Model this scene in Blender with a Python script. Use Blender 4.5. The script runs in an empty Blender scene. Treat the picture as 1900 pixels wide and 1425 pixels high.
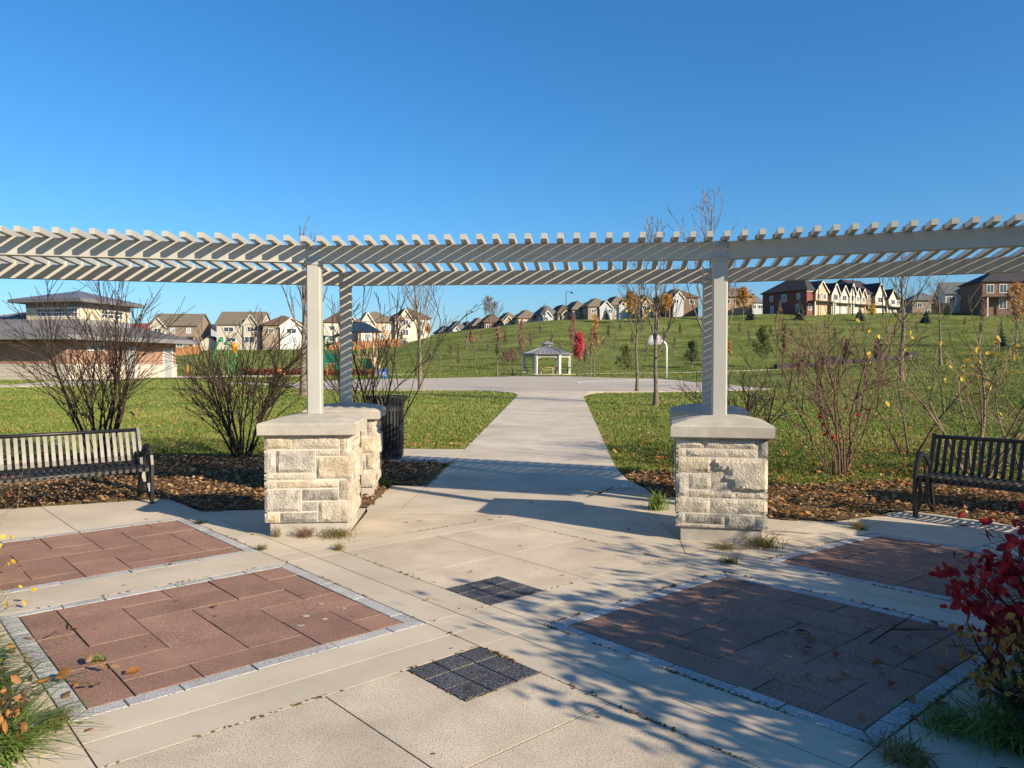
import bpy, math, random
import numpy as np
from math import sin, cos, pi, radians, atan2, hypot
from mathutils import Vector, Matrix, noise

S = bpy.context.scene
COL = S.collection

# ------------------------------------------------------------------ camera
cam_data = bpy.data.cameras.new("camera")
cam = bpy.data.objects.new("camera", cam_data)
COL.objects.link(cam)
cam.location = (0, 0, 1.6)
cam.rotation_euler = (radians(90) - math.atan(34.5/1400.), 0, 0)
cam_data.sensor_fit = 'HORIZONTAL'
cam_data.sensor_width = 36.0
cam_data.lens = 36.0*1400/1900
cam_data.clip_start = .05
cam_data.clip_end = 6000
S.camera = cam

# ------------------------------------------------------------------ daylight
SUN_DIR = Vector((.796, -.605, .4608)).normalized()
world = bpy.data.worlds.new("World")
S.world = world
world.use_nodes = True
wn = world.node_tree
wn.nodes.clear()
w_out = wn.nodes.new("ShaderNodeOutputWorld")
w_bg = wn.nodes.new("ShaderNodeBackground")
w_sky = wn.nodes.new("ShaderNodeTexSky")
w_sky.sky_type = 'NISHITA'
w_sky.sun_disc = False
w_sky.sun_elevation = radians(24.7)
w_sky.sun_rotation = atan2(SUN_DIR.x, SUN_DIR.y)
w_sky.altitude = 200
w_sky.air_density = 1.2
w_sky.dust_density = .8
w_sky.ozone_density = 9.0
w_hsv = wn.nodes.new("ShaderNodeHueSaturation")
w_hsv.inputs['Saturation'].default_value = 1.1
w_hsv.inputs['Hue'].default_value = .496
w_bg.inputs[1].default_value = .091
wn.links.new(w_sky.outputs[0], w_hsv.inputs['Color'])
wn.links.new(w_hsv.outputs[0], w_bg.inputs[0])
wn.links.new(w_bg.outputs[0], w_out.inputs[0])

sun_data = bpy.data.lights.new("sun", 'SUN')
sun_data.energy = 4.6
sun_data.angle = radians(.53)
sun_data.color = (1.0, .84, .62)
sun = bpy.data.objects.new("sun", sun_data)
COL.objects.link(sun)
sun.location = (60, -45, 40)
sun.rotation_euler = (-SUN_DIR).to_track_quat('-Z', 'Y').to_euler()

S.view_settings.view_transform = 'Standard'
S.view_settings.look = 'None'
S.view_settings.exposure = .88
S.view_settings.gamma = 1
S.view_settings.use_curve_mapping = False
S.render.engine = 'CYCLES'
S.cycles.max_bounces = 6
S.cycles.transparent_max_bounces = 8

# ---- lie of the land: height of the ground at any x, y (metres) -------------
_CU = np.array([-3., -.68, -.443, -.393, -.286, -.179, -.149, -.107, -.064, -.027, .014, .048, .081, .136, .196, .288, .331, .514, .639, 1.0, 3.])
_CZ = np.array([4.0, 4.4, 5.0, 6.2, 6.4, 7.0, 7.7, 9.6, 10.9, 11.7, 12.8, 13.5, 13.7, 13.8, 14.3, 14.8, 15.2, 15.5, 15.8, 17., 17.])
def land(x, y):
    x = np.asarray(x, float); y = np.asarray(y, float)
    u = x/np.maximum(y, 1.0)
    low = np.interp(y, [-60, 10, 33.5, 66], [0, 0, .47, .47])
    foot = np.interp(u, [-.68, .08, .21, .35, .49, .68], [.6, .6, .7, 1.1, 1.7, 2.6])
    crest = np.interp(u, _CU, _CZ)
    f1 = np.clip((y-66)/34., 0, 1)
    f2 = np.clip((y-100)/100., 0, 1)
    f2 = f2*(.82+.18*f2)
    z = low + (foot-low)*f1*f1 + (crest-foot)*f2
    w = np.clip((y-8)/10., 0, 1)*np.clip((88-y)/28., 0, 1)
    return z + .08*np.maximum(0, x-12)*w*np.clip(1.6-x/60., 0, 1)


# ------------------------------------------------------------------ materials
def mat(name, base, col2=None, rough=.85, var=.18, scale=6., bump=.25, bscale=60., bdist=.01, spec=.3,
        rnd=0., metal=0., speck=None, speck_scale=250., speck_amt=.4, vcol=False, stretch=None, stain=0.):
    m = bpy.data.materials.new(name)
    m.use_nodes = True
    nt = m.node_tree
    b = nt.nodes["Principled BSDF"]
    b.inputs['Roughness'].default_value = rough
    b.inputs['Metallic'].default_value = metal
    b.inputs['Specular IOR Level'].default_value = spec
    geo = nt.nodes.new("ShaderNodeNewGeometry")
    vec = geo.outputs['Position']
    if stretch:
        mp = nt.nodes.new("ShaderNodeMapping")
        mp.inputs['Scale'].default_value = stretch
        nt.links.new(vec, mp.inputs['Vector'])
        vec = mp.outputs[0]
    def nz(sc, det=5, rg=.6):
        n = nt.nodes.new("ShaderNodeTexNoise")
        n.inputs['Scale'].default_value = sc
        n.inputs['Detail'].default_value = det
        n.inputs['Roughness'].default_value = rg
        nt.links.new(vec, n.inputs['Vector'])
        return n.outputs['Fac']
    def ramp(fac, c0, c1, p0=.3, p1=.7):
        r = nt.nodes.new("ShaderNodeValToRGB")
        r.color_ramp.elements[0].position = p0
        r.color_ramp.elements[1].position = p1
        r.color_ramp.elements[0].color = (*c0, 1)
        r.color_ramp.elements[1].color = (*c1, 1)
        nt.links.new(fac, r.inputs[0])
        return r.outputs[0]
    def mix(a, b_, fac, mode='MIX'):
        x = nt.nodes.new("ShaderNodeMix")
        x.data_type = 'RGBA'
        x.blend_type = mode
        for k, v in ((0, fac), (6, a), (7, b_)):
            if isinstance(v, (int, float)):
                x.inputs[k].default_value = v
            elif isinstance(v, tuple):
                x.inputs[k].default_value = (*v, 1)
            else:
                nt.links.new(v, x.inputs[k])
        return x.outputs[2]
    c2 = col2 or base
    lo = tuple(c*(1-var) for c in base)
    hi = tuple(min(1, c*(1+var)) for c in c2)
    out = ramp(nz(scale), lo, hi)
    if vcol:
        at = nt.nodes.new("ShaderNodeAttribute")
        at.attribute_name = "tint"
        out = mix(at.outputs['Color'], out, .25)
    if speck:
        out = mix(out, speck, ramp(nz(speck_scale, 2, .5), (0, 0, 0), (speck_amt,)*3, .52, .66))
    if stain:
        out = mix(out, ramp(nz(1.1, 6, .65), (1-stain,)*3, (1, 1, 1), .32, .60), 1.0, 'MULTIPLY')
    if rnd:
        oi = nt.nodes.new("ShaderNodeObjectInfo")
        out = mix(out, ramp(oi.outputs['Random'], (1-rnd,)*3, (1+rnd*.6, 1+rnd*.6, 1+rnd*.55), 0, 1), 1.0, 'MULTIPLY')
    nt.links.new(out, b.inputs['Base Color'])
    if bump:
        bp = nt.nodes.new("ShaderNodeBump")
        bp.inputs['Strength'].default_value = bump
        bp.inputs['Distance'].default_value = bdist
        nt.links.new(nz(bscale, 4, .6), bp.inputs['Height'])
        nt.links.new(bp.outputs[0], b.inputs['Normal'])
    return m

def brick_mat(name, c1, c2, mortar, w=.22, h=.075, msize=.01):
    m = mat(name, c1, bump=.1)
    nt = m.node_tree
    b = nt.nodes["Principled BSDF"]
    tc = nt.nodes.new("ShaderNodeTexCoord")
    sp = nt.nodes.new("ShaderNodeSeparateXYZ")
    ad = nt.nodes.new("ShaderNodeMath")
    cb = nt.nodes.new("ShaderNodeCombineXYZ")
    br = nt.nodes.new("ShaderNodeTexBrick")
    nt.links.new(tc.outputs['Object'], sp.inputs[0])
    nt.links.new(sp.outputs[0], ad.inputs[0])
    nt.links.new(sp.outputs[1], ad.inputs[1])
    nt.links.new(ad.outputs[0], cb.inputs[0])
    nt.links.new(sp.outputs[2], cb.inputs[1])
    nt.links.new(cb.outputs[0], br.inputs['Vector'])
    br.inputs['Scale'].default_value = 1
    br.inputs['Brick Width'].default_value = w
    br.inputs['Row Height'].default_value = h
    br.inputs['Mortar Size'].default_value = msize
    br.inputs['Color1'].default_value = (*c1, 1)
    br.inputs['Color2'].default_value = (*c2, 1)
    br.inputs['Mortar'].default_value = (*mortar, 1)
    nt.links.new(br.outputs['Color'], b.inputs['Base Color'])
    return m

M = {}
M['lawn'] = mat('lawn_soil_and_turf', (.075, .125, .026), (.165, .185, .052), rough=1, var=.35, scale=.16, bump=.9, bscale=22, bdist=.05, spec=.05, speck=(.24, .18, .06), speck_scale=7, speck_amt=.35)
M['blade'] = mat('grass_blade', (.10, .15, .03), rough=.8, bump=0, spec=.15, vcol=True, scale=.5, var=.3)
M['mulch'] = mat('bark_mulch', (.15, .092, .048), (.23, .15, .08), rough=1, var=.5, scale=14, bump=1, bscale=30, bdist=.06, spec=.05)
M['chip'] = mat('bark_chip', (.2, .12, .06), rough=.95, bump=.2, vcol=True, spec=.1)
M['leaf'] = mat('fallen_leaf', (.30, .14, .045), rough=.8, bump=.2, vcol=True, spec=.2)
M['concrete'] = mat('broomed_concrete', (.55, .475, .365), (.60, .52, .40), rough=.9, var=.06, scale=1.3, bump=.3, bscale=140, bdist=.004, spec=.2, rnd=.09, speck=(.34, .30, .24), speck_scale=160, speck_amt=.4, stain=.15)
M['aggregate'] = mat('exposed_aggregate_concrete', (.58, .49, .37), (.63, .54, .41), rough=.92, var=.08, scale=2.2, bump=.45, bscale=210, bdist=.004, spec=.2, rnd=.07, speck=(.25, .205, .15), speck_scale=140, speck_amt=1, stain=.14)
M['path'] = mat('path_concrete', (.51, .44, .345), (.55, .48, .375), rough=.9, var=.07, scale=1.1, bump=.2, bscale=90, bdist=.004, spec=.2, rnd=.04, stain=.12)
M['side'] = mat('dirty_slab_side', (.16, .135, .10), rough=1, bump=.3)
M['joint'] = mat('joint_soil', (.10, .08, .055), rough=1, bump=.6, bscale=90)
M['paver'] = mat('red_paver', (.27, .15, .11), (.32, .18, .132), rough=.92, var=.12, scale=3.5, bump=1, bscale=150, bdist=.007, spec=.15, rnd=.13, speck=(.50, .36, .28), speck_scale=120, speck_amt=.85, stain=.10)
M['granite'] = mat('grey_border_stone', (.42, .41, .385), (.50, .49, .465), rough=.85, var=.1, scale=4, bump=.6, bscale=200, bdist=.004, spec=.25, rnd=.1, speck=(.13, .13, .14), speck_scale=115, speck_amt=1)
M['tile'] = mat('charcoal_tile', (.035, .036, .042), (.05, .052, .06), rough=.85, var=.2, scale=8, bump=.8, bscale=190, bdist=.005, spec=.3, rnd=.12, speck=(.26, .27, .31), speck_scale=120, speck_amt=.8)
M['beige'] = mat('beige_painted_metal', (.42, .41, .365), rough=.45, var=.05, scale=3, bump=0, spec=.4, stain=.07)
M['bolt'] = mat('zinc_bolt', (.35, .35, .36), rough=.35, var=.1, bump=0, metal=.9)
M['black'] = mat('black_painted_steel', (.014, .014, .016), rough=.42, var=.1, bump=.03, bscale=60, spec=.5)
M['cap'] = mat('precast_cap', (.40, .37, .315), (.45, .415, .35), rough=.9, var=.1, scale=5, bump=.3, bscale=90, bdist=.004, spec=.2, speck=(.28, .26, .22), speck_scale=90, speck_amt=.25, stain=.15)
M['mortar'] = mat('mortar', (.58, .53, .44), rough=.95, var=.1, bump=.4, bscale=120, bdist=.003)
def stone(name, c, c2):
    return mat(name, c, c2, rough=.92, var=.22, scale=9, bump=1, bscale=55, bdist=.02, spec=.15, rnd=.08, stain=.12)
M['st_c'] = stone('cream_stone', (.50, .445, .35), (.56, .50, .40))
M['st_y'] = stone('yellow_stone', (.49, .40, .265), (.54, .475, .36))
M['st_t'] = stone('tan_stone', (.48, .41, .315), (.53, .465, .37))
M['st_g'] = stone('grey_stone', (.39, .365, .315), (.51, .47, .395))
M['st_d'] = stone('dark_grey_stone', (.24, .225, .20), (.36, .335, .29))
M['bark'] = mat('dark_shrub_bark', (.032, .023, .019), (.06, .042, .033), rough=.9, var=.3, scale=20, bump=.5, bscale=80, spec=.15, rnd=.15)
M['bark_red'] = mat('reddish_twig_bark', (.10, .055, .042), (.15, .09, .07), rough=.9, var=.3, scale=20, bump=.3, spec=.15, rnd=.15)
M['bark_grey'] = mat('grey_tree_bark', (.13, .10, .078), (.22, .175, .135), rough=.95, var=.3, scale=12, bump=.7, bscale=50, bdist=.02, spec=.1, rnd=.15)
M['bark_tan'] = mat('tan_stem_bark', (.16, .115, .075), (.24, .18, .12), rough=.95, var=.3, scale=16, bump=.4, spec=.1, rnd=.1)
def leafmat(name, c, c2, var=.3):
    m = mat(name, c, c2, rough=.6, var=var, scale=7, bump=0, spec=.25)
    nt = m.node_tree
    b = nt.nodes["Principled BSDF"]
    tr = nt.nodes.new("ShaderNodeBsdfTranslucent")
    mx = nt.nodes.new("ShaderNodeMixShader")
    mx.inputs[0].default_value = .32
    src = b.inputs['Base Color'].links[0].from_socket
    nt.links.new(src, tr.inputs['Color'])
    nt.links.new(b.outputs[0], mx.inputs[1])
    nt.links.new(tr.outputs[0], mx.inputs[2])
    nt.links.new(mx.outputs[0], nt.nodes["Material Output"].inputs['Surface'])
    return m
M['leaf_red'] = leafmat('scarlet_leaf', (.30, .010, .022), (.50, .03, .03))
M['leaf_pink'] = leafmat('crimson_tree_leaf', (.50, .045, .075), (.62, .10, .12))
M['leaf_rust'] = leafmat('rusty_pink_leaf', (.34, .12, .10), (.42, .17, .13))
M['leaf_orange'] = leafmat('orange_leaf', (.46, .20, .04), (.55, .29, .07))
M['leaf_tawny'] = leafmat('tawny_fallen_leaf', (.26, .11, .035), (.38, .19, .065))
M['leaf_gold'] = leafmat('golden_leaf', (.55, .36, .03), (.65, .46, .06))
M['leaf_green'] = leafmat('green_leaf', (.06, .11, .018), (.16, .17, .03))
M['leaf_dark'] = leafmat('dark_green_leaf', (.02, .045, .015), (.05, .08, .03))
M['needle'] = leafmat('blue_green_needle', (.035, .065, .05), (.075, .11, .09))
M['straw'] = leafmat('dry_grass_blade', (.36, .24, .09), (.42, .30, .14))
M['weed'] = leafmat('weed_leaf', (.12, .13, .03), (.24, .19, .07))
M['weed_dry'] = leafmat('dry_weed', (.16, .10, .06), (.28, .18, .10))
M['blade_dark'] = leafmat('dark_grass_blade', (.05, .11, .02), (.11, .16, .035))
M['blade_green'] = leafmat('broad_grass_blade', (.10, .19, .03), (.20, .26, .06))
M['court'] = mat('court_asphalt', (.41, .355, .29), (.45, .395, .325), rough=.95, var=.07, scale=.25, bump=.2, bscale=40, spec=.15)
M['backboard'] = mat('weathered_backboard', (.30, .31, .34), rough=.6, var=.05, bump=.02)
M['moss'] = mat('joint_moss', (.07, .08, .03), (.14, .12, .05), rough=1, bump=0, spec=.05)
M['white'] = mat('white_paint', (.75, .75, .73), rough=.6, var=.05, bump=.05)
M['trim'] = mat('cream_trim', (.56, .525, .46), rough=.7, var=.05, bump=.05, scale=1)
M['glass'] = mat('window_glass', (.05, .065, .085), rough=.08, var=.2, scale=.6, bump=0, spec=.6)
M['glass_light'] = mat('curtained_window_glass', (.32, .37, .40), rough=.1, var=.2, scale=.6, bump=0, spec=.6)
M['pav_brick'] = brick_mat('pavilion_brick', (.26, .125, .085), (.32, .165, .115), (.36, .27, .21), .3, .09, .012)
M['pav_stone'] = brick_mat('pavilion_stone', (.48, .42, .34), (.54, .47, .38), (.36, .31, .25), .8, .3, .02)
M['pav_tower'] = brick_mat('pavilion_tower_stone', (.50, .43, .30), (.56, .49, .36), (.42, .36, .27), .6, .3, .012)
M['pav_roof'] = mat('grey_metal_roof', (.115, .112, .12), (.15, .146, .155), rough=.5, var=.08, scale=.5, bump=.1, spec=.4)
M['fascia'] = mat('grey_fascia', (.19, .19, .187), rough=.6, var=.06, bump=.05)
M['door_grey'] = mat('grey_door', (.30, .31, .31), rough=.5, var=.05, bump=.03)
M['red_brick'] = brick_mat('red_house_brick', (.15, .045, .04), (.19, .065, .055), (.2, .12, .1), .4, .15, .012)
M['brown_brick'] = brick_mat('brown_house_brick', (.13, .078, .055), (.17, .105, .075), (.19, .14, .11), .4, .15, .012)
M['tan_brick'] = brick_mat('tan_house_brick', (.33, .21, .125), (.40, .265, .165), (.40, .31, .22), .4, .15, .012)
M['peach_brick'] = brick_mat('peach_house_brick', (.46, .31, .20), (.50, .355, .24), (.48, .40, .30), .4, .15, .012)
M['taupe_brick'] = brick_mat('taupe_house_brick', (.21, .165, .12), (.26, .205, .15), (.3, .25, .2), .4, .15, .012)
M['siding'] = mat('cream_siding', (.50, .455, .38), rough=.75, var=.05, bump=.3, bscale=3, stretch=(.01, .01, 3))
M['siding_grey'] = mat('grey_siding', (.36, .385, .40), rough=.75, var=.05, bump=.3, bscale=3, stretch=(.01, .01, 3))
M['siding_white'] = mat('white_siding', (.58, .565, .54), rough=.75, var=.05, bump=.3, bscale=3, stretch=(.01, .01, 3))
def roofmat(n, c):
    return mat(n, c, rough=.95, var=.22, scale=1.6, bump=.5, bscale=5, bdist=.05, spec=.12)
M['roof_grey'] = roofmat('grey_brown_shingle', (.165, .14, .11))
M['roof_brown'] = roofmat('brown_shingle', (.125, .085, .065))
M['roof_dark'] = roofmat('charcoal_shingle', (.055, .053, .058))
M['roof_slate'] = roofmat('slate_shingle', (.13, .135, .14))
M['roof_red'] = roofmat('red_shingle', (.22, .07, .06))
M['cedar'] = mat('cedar_fence', (.36, .16, .06), (.44, .22, .09), rough=.9, var=.2, scale=1.2, bump=.2, rnd=.15)
M['p_green'] = mat('green_play_plastic', (.005, .14, .09), rough=.4, var=.1, bump=0, spec=.4)
M['p_tube'] = mat('bright_green_tube', (.02, .26, .09), rough=.4, var=.1, bump=0, spec=.4)
M['p_orange'] = mat('orange_play_plastic', (.60, .23, .02), rough=.45, var=.1, bump=0, spec=.4)
M['p_tan'] = mat('tan_play_panel', (.34, .25, .16), rough=.6, var=.1, bump=0)
M['p_blue'] = mat('blue_bin_plastic', (.02, .09, .36), rough=.45, var=.1, bump=0, spec=.4)
M['p_navy'] = mat('dark_blue_canopy', (.015, .04, .08), rough=.6, var=.1, bump=0)
M['grey_bin'] = mat('grey_bin_plastic', (.20, .21, .21), rough=.5, var=.1, bump=0)
M['wood'] = mat('picnic_wood', (.42, .26, .11), rough=.8, var=.2, bump=.1)
M['dkgreen'] = mat('dark_green_steel', (.02, .035, .028), rough=.5, var=.1, bump=0)
M['gaz_roof'] = mat('gazebo_metal_roof', (.20, .205, .215), rough=.45, var=.06, bump=.05, spec=.4)
M['gaz_white'] = mat('pale_gazebo_paint', (.47, .46, .42), rough=.6, var=.05, bump=.03)
M['hedge_red'] = leafmat('reddish_hedge_leaf', (.16, .05, .035), (.24, .09, .05))
M['rock'] = mat('shadow_strip_dark', (.03, .03, .03), (.06, .056, .052), rough=.95, var=.3, scale=1.2, bump=.8, bscale=3, bdist=.1)  # near-black so the blocks past the path pass for a strip of shadow
M['ink'] = mat('sign_ink', (.05, .05, .06), rough=.7, bump=0)

# ------------------------------------------------------------------ mesh helpers
class MB:
    def __init__(s):
        s.v = []; s.f = []
    def add(s, vs, fs):
        n = len(s.v)
        s.v.extend([tuple(p) for p in vs])
        s.f.extend([tuple(i+n for i in f) for f in fs])
        return s
    def box(s, c, d, rz=0, rx=0, ry=0):
        x, y, z = d[0]/2, d[1]/2, d[2]/2
        vs = [Vector((a, b, e)) for e in (-z, z) for a, b in ((-x, -y), (x, -y), (x, y), (-x, y))]
        if rz or rx or ry:
            R = Matrix.Rotation(rz, 3, 'Z') @ Matrix.Rotation(ry, 3, 'Y') @ Matrix.Rotation(rx, 3, 'X')
            vs = [R @ q for q in vs]
        vs = [(q.x+c[0], q.y+c[1], q.z+c[2]) for q in vs]
        return s.add(vs, [(3, 2, 1, 0), (4, 5, 6, 7), (0, 1, 5, 4), (1, 2, 6, 5), (2, 3, 7, 6), (3, 0, 4, 7)])
    def prism(s, poly, z0, z1, ch=0.):
        """upright prism on a plan polygon (anticlockwise); ch chamfers the top edge"""
        n = len(poly)
        area = sum(poly[i][0]*poly[(i+1) % n][1]-poly[(i+1) % n][0]*poly[i][1] for i in range(n))
        if area < 0:
            poly = poly[::-1]
        zf = (lambda p, z: z(p) if callable(z) else z)
        rings = [[(p[0], p[1], zf(p, z0)) for p in poly]]
        if ch:
            rings.append([(p[0], p[1], zf(p, z1)-ch) for p in poly])
            q = inset(poly, ch)
            rings.append([(p[0], p[1], zf(p, z1)) for p in q])
        else:
            rings.append([(p[0], p[1], zf(p, z1)) for p in poly])
        vs = [p for r in rings for p in r]
        fs = [tuple(range(n-1, -1, -1)), tuple(range((len(rings)-1)*n, len(rings)*n))]
        for k in range(len(rings)-1):
            for i in range(n):
                j = (i+1) % n
                fs.append((k*n+i, k*n+j, (k+1)*n+j, (k+1)*n+i))
        return s.add(vs, fs)
    def tube(s, pts, rad, n=6, closed=False, caps=True, flat=None):
        """round bar along pts; flat=(w,h) gives a flat bar instead"""
        P = [Vector(p) for p in pts]
        m = len(P)
        if not hasattr(rad, '__len__'):
            rad = [rad]*m
        vs = []
        up = None
        for i in range(m):
            a = P[i-1] if (i > 0 or closed) else P[i]
            b = P[(i+1) % m] if (i < m-1 or closed) else P[i]
            t = (b-a)
            t = t.normalized() if t.length > 1e-9 else Vector((0, 0, 1))
            if up is None:
                up = Vector((0, 0, 1)) if abs(t.z) < .9 else Vector((1, 0, 0))
            sx = t.cross(up)
            if sx.length < 1e-6:
                sx = t.cross(Vector((0, 1, .01)))
            sx.normalize()
            uu = sx.cross(t).normalized()
            up = uu
            if flat:
                for (p, q) in ((-1, -1), (1, -1), (1, 1), (-1, 1)):
                    vs.append(P[i]+sx*(p*flat[0]/2)+uu*(q*flat[1]/2))
            else:
                for k in range(n):
                    an = 2*pi*k/n
                    vs.append(P[i]+(sx*cos(an)+uu*sin(an))*rad[i])
        if flat:
            n = 4
        fs = []
        for i in range(m if closed else m-1):
            j = (i+1) % m
            for k in range(n):
                l = (k+1) % n
                fs.append((i*n+k, i*n+l, j*n+l, j*n+k))
        if caps and not closed:
            fs.append(tuple(range(n-1, -1, -1)))
            fs.append(tuple(range((m-1)*n, m*n)))
        return s.add(vs, fs)
    def lathe(s, prof, n=16, c=(0, 0, 0)):
        vs = []
        for r, z in prof:
            for k in range(n):
                vs.append((c[0]+r*cos(2*pi*k/n), c[1]+r*sin(2*pi*k/n), c[2]+z))
        fs = []
        for i in range(len(prof)-1):
            for k in range(n):
                l = (k+1) % n
                fs.append((i*n+k, i*n+l, (i+1)*n+l, (i+1)*n+k))
        fs.append(tuple(range(n-1, -1, -1)))
        fs.append(tuple(range((len(prof)-1)*n, len(prof)*n)))
        return s.add(vs, fs)
    def mesh(s, name, smooth=False):
        me = bpy.data.meshes.new(name)
        me.from_pydata([tuple(p) for p in s.v], [], s.f)
        if smooth:
            me.polygons.foreach_set('use_smooth', [True]*len(me.polygons))
        me.update()
        return me

def inset(poly, d):
    n = len(poly)
    out = []
    for i in range(n):
        p0, p1, p2 = Vector(poly[i-1][:2]), Vector(poly[i][:2]), Vector(poly[(i+1) % n][:2])
        e1 = (p1-p0).normalized(); e2 = (p2-p1).normalized()
        n1 = Vector((-e1.y, e1.x)); n2 = Vector((-e2.y, e2.x))
        k = 1+n1.dot(n2)
        v = (n1+n2)/max(k, .3)
        out.append((p1.x+v.x*d, p1.y+v.y*d))
    return out

def link(name, me, m, parent=None, loc=(0, 0, 0), rz=0):
    if isinstance(m, str):
        m = M[m]
    if m and not me.materials:
        me.materials.append(m)
    o = bpy.data.objects.new(name, me)
    COL.objects.link(o)
    o.location = loc
    o.rotation_euler = (0, 0, rz)
    if parent:
        o.parent = parent
    return o
def obj(name, mb, m, parent=None, loc=(0, 0, 0), rz=0, smooth=False):
    return link(name, mb.mesh(name, smooth), m, parent, loc, rz)
def tag(o, label=None, cat=None, group=None, kind=None):
    if label: o['label'] = label
    if cat: o['category'] = cat
    if group: o['group'] = group
    if kind: o['kind'] = kind
    return o
def thing(name, label, cat, loc=(0, 0, 0), rz=0, group=None):
    o = bpy.data.objects.new(name, None)
    COL.objects.link(o)
    o.empty_display_size = .2
    o.location = loc
    o.rotation_euler = (0, 0, rz)
    return tag(o, label, cat, group)
def setting(name):
    o = bpy.data.objects.new(name, None)
    COL.objects.link(o)
    return tag(o, kind='structure')
def copy_tree(o, parent=None):
    c = o.copy()
    COL.objects.link(c)
    if parent: c.parent = parent
    for ch in list(o.children):
        copy_tree(ch, c)
    return c
def raw_mesh(name, V, Fc, tint=None):
    """big mesh straight from arrays (all faces with the same corner count)"""
    V = np.asarray(V, np.float32); Fc = np.asarray(Fc, np.int32)
    k = Fc.shape[1]
    me = bpy.data.meshes.new(name)
    me.vertices.add(len(V)); me.loops.add(Fc.size); me.polygons.add(len(Fc))
    me.vertices.foreach_set('co', V.ravel())
    me.loops.foreach_set('vertex_index', Fc.ravel())
    me.polygons.foreach_set('loop_start', np.arange(len(Fc), dtype=np.int32)*k)
    me.update(calc_edges=True)
    if tint is not None:
        a = me.attributes.new('tint', 'FLOAT_COLOR', 'POINT')
        a.data.foreach_set('color', np.c_[tint, np.ones(len(V))].astype(np.float32).ravel())
    return me
def inside(px, py, poly):
    px = np.asarray(px); py = np.asarray(py)
    r = np.zeros(px.shape, bool)
    n = len(poly)
    for i in range(n):
        x1, y1 = poly[i][:2]; x2, y2 = poly[(i+1) % n][:2]
        c = ((y1 > py) != (y2 > py)) & (px < (x2-x1)*(py-y1)/((y2-y1) or 1e-9)+x1)
        r ^= c
    return r

# ================================================================== GROUND
def build_ground():
    ys = np.concatenate([[-60, -40, -25, -14, -7, -3], np.arange(0, 16, .5), np.arange(16, 40, 1.), np.arange(40, 100, 2.5),
                         np.arange(100, 215, 4.), np.geomspace(216, 4000, 22)])
    us = np.sign(np.linspace(-1, 1, 161))*np.abs(np.linspace(-1, 1, 161))**1.6*3.4
    Y, U = np.meshgrid(ys, us, indexing='ij')
    X = U*(10+np.maximum(Y, 0))
    Z = land(X, Y)-.03-.06*np.clip((9.6-Y)/1., 0, 1)
    hillmask = np.clip((Y-95)/30, 0, 1)*np.clip((230-Y)/30, 0, 1)
    Z += .10*np.sin(X*.21+1.3*np.sin(Y*.06))*np.sin(Y*.17)*hillmask
    ny, nx = Y.shape
    idx = np.arange(ny*nx).reshape(ny, nx)
    F = np.stack([idx[:-1, :-1], idx[:-1, 1:], idx[1:, 1:], idx[1:, :-1]], -1).reshape(-1, 4)
    me = raw_mesh("ground", np.c_[X.ravel(), Y.ravel(), Z.ravel()], F)
    me.polygons.foreach_set('use_smooth', [True]*len(me.polygons))
    tag(link("ground", me, 'lawn'), kind='structure')
build_ground()

# plan frame of the plaza: a runs down to the right, b runs up to the right
PC = Vector((-.165, 4.63)); PA = Vector((cos(radians(-48)), sin(radians(-48)))); PB = Vector((-PA.y, PA.x))
def pm(a, b):
    p = PC+PA*a+PB*b
    return (p.x, p.y-.017*max(b, 0)**2)
# plan frame of the path / pergola: s across, t away along the path
PM = Vector((.0155, 7.29)); PS = Vector((.9978, -.0665)); PT = Vector((.0665, .9978))
def st(s, t):
    p = PM+PS*s+PT*t
    return (p.x, p.y)

plaza = setting("plaza")
base = MB().prism([pm(-6.7, -2.8), pm(3.0, -2.8), pm(3.0, 6.4), pm(-.25, 6.4), st(1.98, 2.0), st(-1.75, 2.4), pm(-4.95, .4), pm(-6.1, .02)], -.06, -.016)
obj("joint_bed", base, 'joint', plaza)
RNG = random.Random(4)
def slab(poly, m='concrete', name="slab", parent=None, gap=.003, z=0., ch=.0015, th=.05):
    q = inset(ccw(poly), gap)
    mb = MB().prism(q, z-th, z, ch)
    o = obj(name, mb, m, parent or plaza)
    o.data.materials.append(M['side'])
    for p in o.data.polygons:
        if abs(p.normal.z) < .3: p.material_index = 1
    return o
def ccw(poly):
    n = len(poly)
    area = sum(poly[i][0]*poly[(i+1) % n][1]-poly[(i+1) % n][0]*poly[i][1] for i in range(n))
    return list(poly) if area > 0 else list(poly)[::-1]
def rect(a0, a1, b0, b1, m='concrete', name="slab", parent=None, gap=.003, z=0.):
    n = 3 if (b1-b0) > 1.2 and b1 > 0 else 1
    bs = [b0+(b1-b0)*i/n for i in range(n+1)]
    poly = [pm(a0, b) for b in bs]+[pm(a1, b) for b in bs[::-1]]
    return slab(poly, m, name, parent, gap, z)
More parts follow.
